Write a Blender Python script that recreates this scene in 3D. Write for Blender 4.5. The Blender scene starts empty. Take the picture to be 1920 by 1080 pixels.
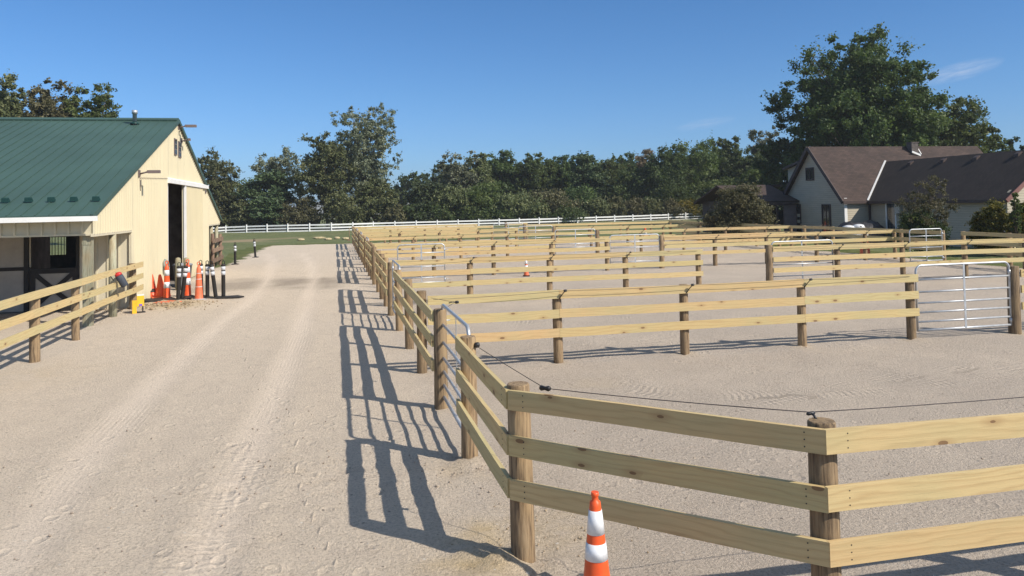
import bpy, math, random
import numpy as np
from mathutils import Vector, Matrix, noise as mnoise
random.seed(7); np.random.seed(7)
S = bpy.context.scene
COL = S.collection
# ------------------------------------------------------------------ camera model (solved from the fences)
FP, PY, PIT, ROL, TH, CH = 1472., 332., .0352, .0201, .2235, 2.8
Fv = np.array([0, math.cos(PIT), math.sin(PIT)]); R0 = np.array([1., 0, 0]); U0 = np.array([0, -math.sin(PIT), math.cos(PIT)])
Rv = R0*math.cos(ROL)-U0*math.sin(ROL); Uv = U0*math.cos(ROL)+R0*math.sin(ROL)
C0 = np.array([0, 0, CH]); UU = np.array([math.cos(TH), math.sin(TH), 0]); NN = np.array([-math.sin(TH), math.cos(TH), 0])
def ray(x, y): return Fv+(x-960)/FP*Rv-(y-PY)/FP*Uv
def toun(P): return float(P@UU), float(P@NN), float(P[2])
def atz(x, y, z=0.): d = ray(x, y); return toun(C0+d*(z-CH)/d[2])
def onn(x, y, n): d = ray(x, y); return toun(C0+d*n/(d@NN))
def onu(x, y, u): d = ray(x, y); return toun(C0+d*u/(d@UU))
def atd(x, y, D): d = ray(x, y); return toun(C0+d*D/d[1])
def W(u, n, z=0.): return Vector((u*UU[0]+n*NN[0], u*UU[1]+n*NN[1], z))
# ------------------------------------------------------------------ terrain (gentle, in grid coordinates)
def terr(u, n):
    n = np.asarray(n, float); u = np.asarray(u, float)
    z = np.interp(n, [0, 62, 80, 100, 130, 600], [0, 0, .05, .25, .4, .4])
    return z + np.clip(u+10, 0, 60)*np.interp(n, [62, 100], [0, .006])
def tz(u, n): return float(terr(u, n))
# ------------------------------------------------------------------ materials
def newmat(name):
    m = bpy.data.materials.new(name); m.use_nodes = True
    nt = m.node_tree; b = nt.nodes['Principled BSDF']; return m, nt, b
def N(nt, t, **k):
    n = nt.nodes.new(t)
    for a, v in k.items(): setattr(n, a, v)
    return n
def L(nt, a, b): nt.links.new(a, b)
def ramp(nt, fac, stops):
    r = N(nt, 'ShaderNodeValToRGB'); e = r.color_ramp.elements
    while len(e) < len(stops): e.new(.5)
    for i, (p, c) in enumerate(stops): e[i].position = p; e[i].color = (*c, 1)
    L(nt, fac, r.inputs[0]); return r.outputs[0]
def noise(nt, vec, scale, detail=3, rough=.5, dim='3D'):
    n = N(nt, 'ShaderNodeTexNoise'); n.noise_dimensions = dim
    n.inputs['Scale'].default_value = scale; n.inputs['Detail'].default_value = detail; n.inputs['Roughness'].default_value = rough
    if vec is not None: L(nt, vec, n.inputs['Vector'])
    return n.outputs['Fac']
def mix(nt, a, b, f, mode='MIX'):
    m = N(nt, 'ShaderNodeMix', data_type='RGBA', blend_type=mode)
    for s, v in ((m.inputs[6], a), (m.inputs[7], b)):
        if isinstance(v, tuple): s.default_value = (*v, 1)
        else: L(nt, v, s)
    if isinstance(f, (int, float)): m.inputs[0].default_value = f
    else: L(nt, f, m.inputs[0])
    return m.outputs[2]
def mth(nt, op, a, b=None, c=None, clamp=False):
    m = N(nt, 'ShaderNodeMath', operation=op); m.use_clamp = clamp
    for i, v in enumerate((a, b, c)):
        if v is None: continue
        if isinstance(v, (int, float)): m.inputs[i].default_value = v
        else: L(nt, v, m.inputs[i])
    return m.outputs[0]
def mapping(nt, vec, scale=(1, 1, 1), rot=(0, 0, 0)):
    m = N(nt, 'ShaderNodeMapping'); m.inputs['Scale'].default_value = scale; m.inputs['Rotation'].default_value = rot
    L(nt, vec, m.inputs['Vector']); return m.outputs[0]
def bump(nt, b, h, dist, strength=1., prev=None):
    n = N(nt, 'ShaderNodeBump'); n.inputs['Distance'].default_value = dist; n.inputs['Strength'].default_value = strength
    L(nt, h, n.inputs['Height'])
    if prev is not None: L(nt, prev, n.inputs['Normal'])
    if b is not None: L(nt, n.outputs[0], b.inputs['Normal'])
    return n.outputs[0]
def objc(nt): return N(nt, 'ShaderNodeTexCoord').outputs['Object']
def orand(nt): return N(nt, 'ShaderNodeObjectInfo').outputs['Random']

def wood_board():
    m, nt, b = newmat('pressure_treated_board')
    uv = N(nt, 'ShaderNodeUVMap').outputs[0]; rnd = orand(nt)
    off = N(nt, 'ShaderNodeCombineXYZ'); L(nt, mth(nt, 'MULTIPLY', rnd, 97.3), off.inputs[0]); L(nt, mth(nt, 'MULTIPLY', rnd, 31.7), off.inputs[1]); L(nt, mth(nt, 'MULTIPLY', rnd, 11.1), off.inputs[2])
    va = N(nt, 'ShaderNodeVectorMath', operation='ADD'); L(nt, uv, va.inputs[0]); L(nt, off.outputs[0], va.inputs[1]); v = va.outputs[0]
    warp = noise(nt, mapping(nt, v, (1.1, 5, 1)), 1.0, 3)
    sep = N(nt, 'ShaderNodeSeparateXYZ'); L(nt, v, sep.inputs[0])
    rings = mth(nt, 'ADD', mth(nt, 'MULTIPLY', sep.outputs[1], 120.), mth(nt, 'MULTIPLY', warp, 26.))
    grain = mth(nt, 'MULTIPLY_ADD', mth(nt, 'SINE', rings), .5, .5)
    fine = noise(nt, mapping(nt, v, (3, 110, 1)), 1., 3, .6)
    blot = noise(nt, mapping(nt, v, (1.2, 3, 1)), 1., 3)
    base = ramp(nt, rnd, [(0., (.57, .435, .215)), (.25, (.54, .445, .225)), (.5, (.62, .45, .225)), (.75, (.53, .43, .20)), (1., (.59, .405, .205))])
    gm = mth(nt, 'MULTIPLY', mth(nt, 'POWER', grain, 3.), .36)
    c = mix(nt, base, (.40, .245, .11), gm)
    c = mix(nt, c, (.44, .40, .21), mth(nt, 'MULTIPLY', mth(nt, 'SUBTRACT', blot, .42, clamp=True), 1.6, clamp=True))
    c = mix(nt, c, mix(nt, c, (.6, .6, .6), 1., 'MULTIPLY'), mth(nt, 'MULTIPLY', mth(nt, 'SUBTRACT', fine, .5, clamp=True), 1.5, clamp=True))
    # knots
    vo = N(nt, 'ShaderNodeTexVoronoi'); vo.voronoi_dimensions = '2D'; vo.inputs['Scale'].default_value = 1.; L(nt, mapping(nt, v, (2.3, 5.5, .01)), vo.inputs['Vector'])
    kd = vo.outputs['Distance']
    sepc = N(nt, 'ShaderNodeSeparateColor'); L(nt, vo.outputs['Color'], sepc.inputs[0])
    has = mth(nt, 'GREATER_THAN', sepc.outputs[0], .72)
    kr = mth(nt, 'MULTIPLY_ADD', sepc.outputs[1], .06, .045)
    k1 = mth(nt, 'MULTIPLY', mth(nt, 'LESS_THAN', kd, kr), has)
    k2 = mth(nt, 'MULTIPLY', mth(nt, 'SUBTRACT', 1., mth(nt, 'DIVIDE', kd, .26), clamp=True), has)
    c = mix(nt, c, (.33, .19, .085), mth(nt, 'MULTIPLY', k2, .55))
    c = mix(nt, c, (.17, .09, .045), mth(nt, 'MULTIPLY', k1, .8))
    L(nt, c, b.inputs['Base Color']); b.inputs['Roughness'].default_value = .72; b.inputs['Specular IOR Level'].default_value = .3
    h = mth(nt, 'ADD', mth(nt, 'MULTIPLY', fine, .6), mth(nt, 'MULTIPLY', grain, .25))
    bump(nt, b, h, .004, .5)
    return m
def wood_post(name='round_post_wood', a=(.215, .145, .08), d=(.07, .045, .028), g=(.32, .23, .135)):
    m, nt, b = newmat(name); o = objc(nt); rnd = orand(nt)
    va = N(nt, 'ShaderNodeVectorMath', operation='ADD'); L(nt, o, va.inputs[0])
    cb = N(nt, 'ShaderNodeCombineXYZ'); L(nt, mth(nt, 'MULTIPLY', rnd, 53.), cb.inputs[0]); L(nt, mth(nt, 'MULTIPLY', rnd, 19.), cb.inputs[2]); L(nt, cb.outputs[0], va.inputs[1])
    v = va.outputs[0]
    st = noise(nt, mapping(nt, v, (45, 45, 3)), 1., 5, .65)
    bl = noise(nt, mapping(nt, v, (6, 6, 2.5)), 1., 3)
    c = ramp(nt, st, [(.36, d), (.5, a), (.68, g)])
    c = mix(nt, c, (.36, .25, .13), mth(nt, 'MULTIPLY', mth(nt, 'SUBTRACT', bl, .45, clamp=True), 2., clamp=True))
    hsv = N(nt, 'ShaderNodeHueSaturation'); L(nt, mth(nt, 'MULTIPLY_ADD', rnd, .45, .8), hsv.inputs['Value']); L(nt, c, hsv.inputs['Color'])
    L(nt, hsv.outputs[0], b.inputs['Base Color']); b.inputs['Roughness'].default_value = .85
    bump(nt, b, st, .012, .6)
    return m
def plain(name, col, rough=.6, metal=0., var=.12, scale=4., bumpd=0., spec=.4, bscale=60.):
    m, nt, b = newmat(name); o = objc(nt)
    n = noise(nt, o, scale, 5, .6)
    dk = tuple(x*(1-var*1.6) for x in col); lt = tuple(min(1, x*(1+var)) for x in col)
    L(nt, ramp(nt, n, [(.3, dk), (.7, lt)]), b.inputs['Base Color'])
    b.inputs['Roughness'].default_value = rough; b.inputs['Metallic'].default_value = metal; b.inputs['Specular IOR Level'].default_value = spec
    if bumpd: bump(nt, b, noise(nt, o, bscale, 3), bumpd, .6)
    return m
def creamdirt(name, col):
    m, nt, b = newmat(name); o = objc(nt); s_ = N(nt, 'ShaderNodeSeparateXYZ'); L(nt, o, s_.inputs[0])
    n = noise(nt, o, .8, 4, .6); st = noise(nt, mapping(nt, o, (6, 6, .35)), 1., 4, .6); sp = noise(nt, o, 7., 4, .7)
    c = ramp(nt, n, [(.3, tuple(x*.95 for x in col)), (.7, tuple(x*1.02 for x in col))])
    c = mix(nt, c, tuple(x*.82 for x in col), mth(nt, 'MULTIPLY', mth(nt, 'SUBTRACT', st, .52, clamp=True), 1.6, clamp=True))
    low = mth(nt, 'SUBTRACT', 1., mth(nt, 'DIVIDE', s_.outputs[2], .55), clamp=True)
    c = mix(nt, c, (.42, .34, .24), mth(nt, 'MULTIPLY', mth(nt, 'MULTIPLY', low, low), mth(nt, 'MULTIPLY', sp, 1.3), clamp=True))
    L(nt, c, b.inputs['Base Color']); b.inputs['Roughness'].default_value = .5; b.inputs['Specular IOR Level'].default_value = .3; return m
def siding(name, col, pitch, axis=2):
    m, nt, b = newmat(name); o = objc(nt); s = N(nt, 'ShaderNodeSeparateXYZ'); L(nt, o, s.inputs[0])
    fr = mth(nt, 'FRACT', mth(nt, 'DIVIDE', s.outputs[axis], pitch))
    n = noise(nt, mapping(nt, o, (1, 1, 3)), 1.2, 4)
    c = ramp(nt, n, [(.3, tuple(x*.86 for x in col)), (.7, col)])
    c = mix(nt, c, tuple(x*.62 for x in col), mth(nt, 'GREATER_THAN', fr, .9))
    L(nt, c, b.inputs['Base Color']); b.inputs['Roughness'].default_value = .6
    bump(nt, b, mth(nt, 'SUBTRACT', 1., fr), .02, 1.)
    return m
def shingles(name, col):
    m, nt, b = newmat(name); o = objc(nt)
    br = N(nt, 'ShaderNodeTexBrick'); br.inputs['Scale'].default_value = 1.; br.inputs['Brick Width'].default_value = .32; br.inputs['Row Height'].default_value = .14
    br.inputs['Color1'].default_value = (*tuple(x*1.25 for x in col), 1); br.inputs['Color2'].default_value = (*tuple(x*.8 for x in col), 1); br.inputs['Mortar'].default_value = (*tuple(x*.55 for x in col), 1)
    br.inputs['Mortar Size'].default_value = .012
    L(nt, N(nt, 'ShaderNodeUVMap').outputs[0], br.inputs['Vector'])
    n = noise(nt, o, 1.1, 5, .6)
    c = mix(nt, br.outputs['Color'], ramp(nt, n, [(.3, (.72, .72, .72)), (.7, (1.15, 1.12, 1.1))]), 1., 'MULTIPLY')
    L(nt, c, b.inputs['Base Color']); b.inputs['Roughness'].default_value = .92
    bump(nt, b, noise(nt, o, 40, 3), .01, .5)
    return m
def leafmat(name, c1, c2, c3, trans=.35):
    m, nt, b = newmat(name)
    a = N(nt, 'ShaderNodeAttribute'); a.attribute_name = 'tint'
    rnd = orand(nt)
    c = ramp(nt, a.outputs['Fac'], [(0., c1), (.5, c2), (1., c3)])
    hsv = N(nt, 'ShaderNodeHueSaturation'); L(nt, mth(nt, 'MULTIPLY_ADD', rnd, .4, .85), hsv.inputs['Value']); L(nt, mth(nt, 'MULTIPLY_ADD', rnd, .03, .485), hsv.inputs['Hue']); L(nt, c, hsv.inputs['Color'])
    L(nt, hsv.outputs[0], b.inputs['Base Color']); b.inputs['Roughness'].default_value = .55; b.inputs['Specular IOR Level'].default_value = .25
    t = N(nt, 'ShaderNodeBsdfTranslucent'); L(nt, mix(nt, hsv.outputs[0], (1.1, 1.25, .5), .6, 'MULTIPLY'), t.inputs[0])
    ms = N(nt, 'ShaderNodeMixShader'); ms.inputs[0].default_value = trans
    L(nt, b.outputs[0], ms.inputs[1]); L(nt, t.outputs[0], ms.inputs[2]); L(nt, ms.outputs[0], nt.nodes['Material Output'].inputs[0])
    return m
M = {}
M['board'] = wood_board(); M['post'] = wood_post(); M['gpost'] = wood_post('grey_green_post_wood', (.30, .29, .20), (.17, .16, .11), (.40, .39, .29))
M['brown'] = wood_post('weathered_brown_board', (.16, .10, .07), (.09, .06, .04), (.22, .14, .1))
M['galv'] = plain('galvanised_steel', (.50, .52, .54), .46, .55, .12, 9.)
M['knob'] = plain('black_plastic', (.02, .02, .022), .45); M['rope'] = plain('dark_electric_rope', (.07, .06, .06), .8)
M['cream'] = creamdirt('cream_metal_siding', (.60, .54, .385))
M['creamtrim'] = plain('cream_trim', (.60, .54, .40), .45, 0, .03)
M['white'] = plain('white_painted', (.78, .77, .74), .5, 0, .06, 2.)
M['whitefence'] = plain('white_vinyl', (.82, .82, .80), .45, 0, .05, 2.)
M['green'] = plain('green_metal_roof', (.052, .098, .082), .5, 0, .10, .35, spec=.3)
M['greend'] = plain('dark_green_metal', (.012, .045, .04), .4)
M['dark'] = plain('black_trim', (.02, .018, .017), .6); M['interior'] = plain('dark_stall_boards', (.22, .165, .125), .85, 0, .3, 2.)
M['grey'] = plain('grey_panel', (.40, .37, .32), .7, 0, .08); M['lamp'] = plain('grey_brown_lamp_housing', (.17, .13, .12), .5)
M['orange'] = plain('orange_pvc', (.80, .105, .025), .42, 0, .1, 6.); M['orangef'] = plain('faded_orange_pvc', (.72, .16, .07), .5, 0, .12, 6.)
M['refl'] = plain('white_reflective_band', (.75, .76, .78), .35, 0, .12, 12.); M['rubber'] = plain('black_rubber', (.028, .024, .022), .7, 0, .3, 8.)
M['silver'] = plain('silver_reflective_band', (.58, .60, .63), .35, 0, .1, 12.); M['yellow'] = plain('yellow_plastic', (.78, .45, .03), .4, 0, .08)
M['red'] = plain('red_plastic', (.5, .03, .03), .4); M['navy'] = plain('dark_grey_blue_fabric', (.05, .06, .08), .7)
M['purple'] = plain('purple_label', (.2, .1, .5), .5)
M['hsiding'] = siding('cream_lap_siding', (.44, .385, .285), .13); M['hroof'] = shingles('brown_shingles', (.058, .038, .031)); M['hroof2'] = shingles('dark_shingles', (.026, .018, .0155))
M['htrim'] = plain('dark_brown_trim', (.06, .04, .035), .6); M['rtrim'] = plain('red_brown_trim', (.22, .10, .085), .6)
def glassmat():
    m, nt, b = newmat('window_glass'); b.inputs['Base Color'].default_value = (.02, .025, .03, 1); b.inputs['Roughness'].default_value = .06; b.inputs['Specular IOR Level'].default_value = .8
    return m
M['glass'] = glassmat()
M['brick'] = plain('chimney_brick', (.12, .10, .09), .9, 0, .25, 9.); M['tarp'] = plain('dark_tarp', (.035, .033, .036), .45, 0, .3, 3., bumpd=.03, bscale=6.)
M['bag'] = plain('white_sack', (.65, .66, .68), .6, 0, .2, 5.); M['straw'] = plain('pale_straw', (.55, .45, .27), .9, 0, .3, 8., bumpd=.03)
M['bark'] = plain('tree_bark', (.10, .075, .055), .95, 0, .35, 7., bumpd=.03, bscale=20.)
M['brush'] = plain('dry_branches', (.30, .22, .15), .9, 0, .3, 5.)
M['lf_dark'] = leafmat('dark_leaves', (.034, .052, .020), (.072, .104, .036), (.145, .175, .058))
M['lf_mid'] = leafmat('green_leaves', (.046, .07, .022), (.10, .138, .044), (.18, .205, .068))
M['lf_olive'] = leafmat('olive_leaves', (.062, .076, .03), (.125, .142, .062), (.21, .205, .095), .25)
M['lf_pale'] = leafmat('pale_grey_green_leaves', (.07, .085, .05), (.15, .165, .105), (.27, .27, .18), .25)
M['lf_brown'] = leafmat('brown_tinged_leaves', (.06, .062, .03), (.115, .108, .055), (.185, .16, .085), .25)
M['lf_tan'] = leafmat('tan_leaves', (.12, .09, .045), (.19, .145, .08), (.26, .2, .12), .25)
M['lf_needle'] = leafmat('dark_needles', (.026, .042, .020), (.055, .08, .036), (.11, .135, .056), .15)
M['lf_yellow'] = leafmat('yellow_green_leaves', (.045, .055, .012), (.13, .12, .02), (.30, .22, .03), .3)

# ------------------------------------------------------------------ mesh builder
class MB:
    def __init__(s): s.v = []; s.f = []; s.uv = []; s.sm = []
    def face(s, idx, uv=None, smooth=False): s.f.append(idx); s.uv.append(uv); s.sm.append(smooth)
    def hexa(s, P, L_=1., H=1., T=1., smooth=False):
        # P: 8 points, order (x0y0z0,x1y0z0,x1y1z0,x0y1z0, same z1); L_=len x, T=len y, H=len z
        b = len(s.v); s.v += [tuple(p) for p in P]
        o1, o2, o3 = random.random()*5, random.random()*5, random.random()*5
        q = lambda a, c: [(0+o1, 0+o2), (a+o1, 0+o2), (a+o1, c+o2), (0+o1, c+o2)]
        s.face((b+0, b+3, b+2, b+1), [(0+o1, 0+o3), (0+o1, T+o3), (L_+o1, T+o3), (L_+o1, 0+o3)])
        s.face((b+4, b+5, b+6, b+7), q(L_, T)); s.face((b+0, b+1, b+5, b+4), q(L_, H)); s.face((b+2, b+3, b+7, b+6), q(L_, H))
        s.face((b+1, b+2, b+6, b+5), q(T, H)); s.face((b+3, b+0, b+4, b+7), q(T, H)); return s
    def box(s, x0, x1, y0, y1, z0, z1):
        return s.hexa([(x0, y0, z0), (x1, y0, z0), (x1, y1, z0), (x0, y1, z0), (x0, y0, z1), (x1, y0, z1), (x1, y1, z1), (x0, y1, z1)], x1-x0, z1-z0, y1-y0)
    def bar(s, p0, p1, w, h, up=(0, 0, 1)):   # box beam from p0 to p1, centred
        p0 = Vector(p0); p1 = Vector(p1); d = p1-p0; l = d.length; d.normalize(); up = Vector(up); sd = d.cross(up).normalized(); up = sd.cross(d)
        a = sd*w/2; c = up*h/2
        return s.hexa([p0+a-c, p1+a-c, p1-a-c, p0-a-c, p0+a+c, p1+a+c, p1-a+c, p0-a+c], l, h, w)
    def board(s, p0, p1, h, t, side, segs=5, bow=.006):
        # top edge line p0->p1 (z = top); thickness towards `side` (2-vector)
        p0 = Vector(p0); p1 = Vector(p1); l = (p1-p0).length; sd = Vector((side[0], side[1], 0)).normalized()*t
        ph = random.random()*6; am = random.uniform(-1, 1)*bow; o1 = random.random()*9; o2 = random.random()*9; b = len(s.v)
        for i in range(segs+1):
            k = i/segs; p = p0.lerp(p1, k)+Vector((0, 0, am*math.sin(k*math.pi)+(.0015*math.sin(ph+k*9))))
            q = p+sd*(.15*math.sin(k*3+ph)*0)
            hh = h*(1+.01*math.sin(ph*2+k*5))
            s.v += [tuple(p), tuple(q+sd), tuple(q+sd-Vector((0, 0, hh))), tuple(p-Vector((0, 0, hh)))]
        for i in range(segs):
            a = b+i*4; c = a+4; x0 = l*i/segs+o1; x1 = l*(i+1)/segs+o1
            ys = [0, t, t+h, 2*t+h, 2*t+2*h]
            for j in range(4):
                k = (j+1) % 4
                s.face((a+j, a+k, c+k, c+j), [(x0, ys[j]+o2), (x0, ys[j+1]+o2), (x1, ys[j+1]+o2), (x1, ys[j]+o2)])
        s.face((b, b+3, b+2, b+1), [(o1, o2), (o1, o2+h), (o1+t, o2+h), (o1+t, o2)]); e = b+segs*4
        s.face((e, e+1, e+2, e+3), [(o1, o2), (o1, o2+t), (o1+h, o2+t), (o1+h, o2)]); return s
    def lathe(s, prof, c=(0, 0, 0), n=16, axis=None, smooth=True, wob=0.):
        # prof [(r,z)...] bottom to top; closed with caps
        b = len(s.v); rot = Matrix.Identity(3) if axis is None else Vector((0, 0, 1)).rotation_difference(Vector(axis)).to_matrix()
        for r, z in prof:
            for i in range(n):
                a = 2*math.pi*i/n; rr = r*(1+wob*math.sin(3*a+z*4)+wob*.6*math.sin(5*a+1.7*z))
                s.v.append(tuple(rot@Vector((rr*math.cos(a), rr*math.sin(a), z))+Vector(c)))
        for k in range(len(prof)-1):
            for i in range(n):
                j = (i+1) % n; s.face((b+k*n+i, b+k*n+j, b+(k+1)*n+j, b+(k+1)*n+i), None, smooth)
        s.face(tuple(b+i for i in reversed(range(n)))); s.face(tuple(b+(len(prof)-1)*n+i for i in range(n))); return s
    def tube(s, pts, r, n=8, taper=None):
        pts = [Vector(p) for p in pts]; b = len(s.v); prev = None
        for i, p in enumerate(pts):
            d = (pts[min(i+1, len(pts)-1)]-pts[max(i-1, 0)]).normalized()
            if prev is None:
                a = d.orthogonal().normalized()
            else:
                a = (prev-d*prev.dot(d)).normalized()
            prev = a; c = d.cross(a); rr = r if taper is None else r+(taper-r)*i/(len(pts)-1)
            for k in range(n):
                t = 2*math.pi*k/n; s.v.append(tuple(p+a*rr*math.cos(t)+c*rr*math.sin(t)))
        for i in range(len(pts)-1):
            for k in range(n):
                j = (k+1) % n; s.face((b+i*n+k, b+i*n+j, b+(i+1)*n+j, b+(i+1)*n+k), None, True)
        s.face(tuple(b+k for k in reversed(range(n)))); s.face(tuple(b+(len(pts)-1)*n+k for k in range(n))); return s
    def poly(s, pts2, y0, y1, plane='xz'):   # extruded outline; plane xz -> extrude y, yz -> extrude x, xy -> extrude z
        b = len(s.v); n = len(pts2)
        mk = {'xz': lambda p, e: (p[0], e, p[1]), 'yz': lambda p, e: (e, p[0], p[1]), 'xy': lambda p, e: (p[0], p[1], e)}[plane]
        for e in (y0, y1):
            for p in pts2: s.v.append(mk(p, e))
        s.face(tuple(b+i for i in range(n)), [(p[0], p[1]) for p in pts2]); s.face(tuple(b+n+i for i in reversed(range(n))), [(p[0], p[1]) for p in reversed(pts2)])
        for i in range(n):
            j = (i+1) % n; s.face((b+i, b+n+i, b+n+j, b+j))
        return s
    def build(s, name, mat, parent=None):
        me = bpy.data.meshes.new(name); me.from_pydata(s.v, [], s.f)
        uvl = me.uv_layers.new(name='UVMap'); dat = []
        for f, u in zip(s.f, s.uv):
            dat += [c for p in (u if u else [(0, 0)]*len(f)) for c in p]
        uvl.data.foreach_set('uv', dat); me.polygons.foreach_set('use_smooth', s.sm)
        me.materials.append(M[mat] if isinstance(mat, str) else mat)
        import bmesh
        bm = bmesh.new(); bm.from_mesh(me); bmesh.ops.recalc_face_normals(bm, faces=bm.faces); bm.to_mesh(me); bm.free()
        if hasattr(me, 'update'): me.update()
        o = bpy.data.objects.new(name, me); COL.objects.link(o)
        if parent: o.parent = parent
        return o
def tag(o, label=None, cat=None, group=None, kind=None):
    if label: o['label'] = label
    if cat: o['category'] = cat
    if group: o['group'] = group
    if kind: o['kind'] = kind
    return o
def thing(name, label, cat, u, n, z=None, rot=0., group=None, tilt=None):
    o = bpy.data.objects.new(name, None); COL.objects.link(o); o.empty_display_size = .2
    o.location = W(u, n, tz(u, n) if z is None else z)
    if tilt: o.rotation_euler = (tilt[0], tilt[1], TH+rot)
    else: o.rotation_euler = (0, 0, TH+rot)
    return tag(o, label, cat, group)
def single(o, label, cat, u, n, z=None, rot=0., group=None):
    o.location = W(u, n, tz(u, n) if z is None else z); o.rotation_euler = (0, 0, TH+rot); return tag(o, label, cat, group)
def copytree(o, parent=None):
    c = o.copy(); COL.objects.link(c)
    if parent: c.parent = parent
    for ch in [x for x in bpy.data.objects if x.parent == o]: copytree(ch, c)
    return c
def off(p): return W(*p)

# ------------------------------------------------------------------ GROUND
def px2(pts): return [atz(x, y)[:2] for x, y in pts]
TR = []   # (polyline un, halfwidth, kind)  kind 1 = smooth light wheel path, 2 = lugged tread, 3 = thin ridge
TR.append((px2([(500, 473), (515, 490), (505, 520), (480, 560), (414, 608), (289, 728), (168, 849), (48, 1017), (-60, 1180)]), .30, 1))
TR.append((px2([(560, 470), (585, 492), (590, 520), (583, 560), (554, 656), (520, 728), (481, 825), (430, 960), (370, 1120)]), .27, 1))
TR.append((px2([(470, 840), (440, 880), (395, 960), (350, 1060), (310, 1150)]), .30, 2))
TR.append((px2([(1290, 596), (1380, 588), (1480, 592), (1700, 590), (1960, 640)]), .22, 2))
TR.append((px2([(900, 605), (1000, 603), (1120, 598), (1250, 590)]), .2, 2))
TR.append((px2([(1100, 720), (1300, 745), (1600, 735), (1960, 690)]), .3, 2))
TR.append((px2([(1250, 790), (1500, 740), (1800, 690)]), .25, 2))
TR.append((px2([(540, 772), (556, 800), (556, 850), (556, 900), (590, 980), (625, 1050), (650, 1100)]), .045, 3))
TR.append((px2([(455, 645), (460, 675), (490, 730)]), .04, 3))
def seglen(P): return np.r_[0, np.cumsum([math.dist(P[i], P[i+1]) for i in range(len(P)-1)])]
def smoothline(P, k=6):
    P = np.array(P); s = seglen(P); t = np.linspace(0, s[-1], len(P)*k)
    X = np.interp(t, s, P[:, 0]); Y = np.interp(t, s, P[:, 1])
    for _ in range(k):
        X[1:-1] = (X[:-2]+2*X[1:-1]+X[2:])/4; Y[1:-1] = (Y[:-2]+2*Y[1:-1]+Y[2:])/4
    return np.c_[X, Y]
def fbm(x, y, seed, octs, sc):   # cheap numpy value noise
    out = np.zeros_like(x); amp = 1.; rs = np.random.RandomState(seed)
    for o in range(octs):
        g = rs.rand(257, 257); g[-1] = g[0]; g[:, -1] = g[:, 0]
        X = (x*sc) % 256; Y = (y*sc) % 256; i = X.astype(int); j = Y.astype(int); fx = X-i; fy = Y-j; fx = fx*fx*(3-2*fx); fy = fy*fy*(3-2*fy)
        out += amp*((g[i, j]*(1-fx)+g[i+1, j]*fx)*(1-fy)+(g[i, j+1]*(1-fx)+g[i+1, j+1]*fx)*fy-.5); amp *= .5; sc *= 2.03
    return out
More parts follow.
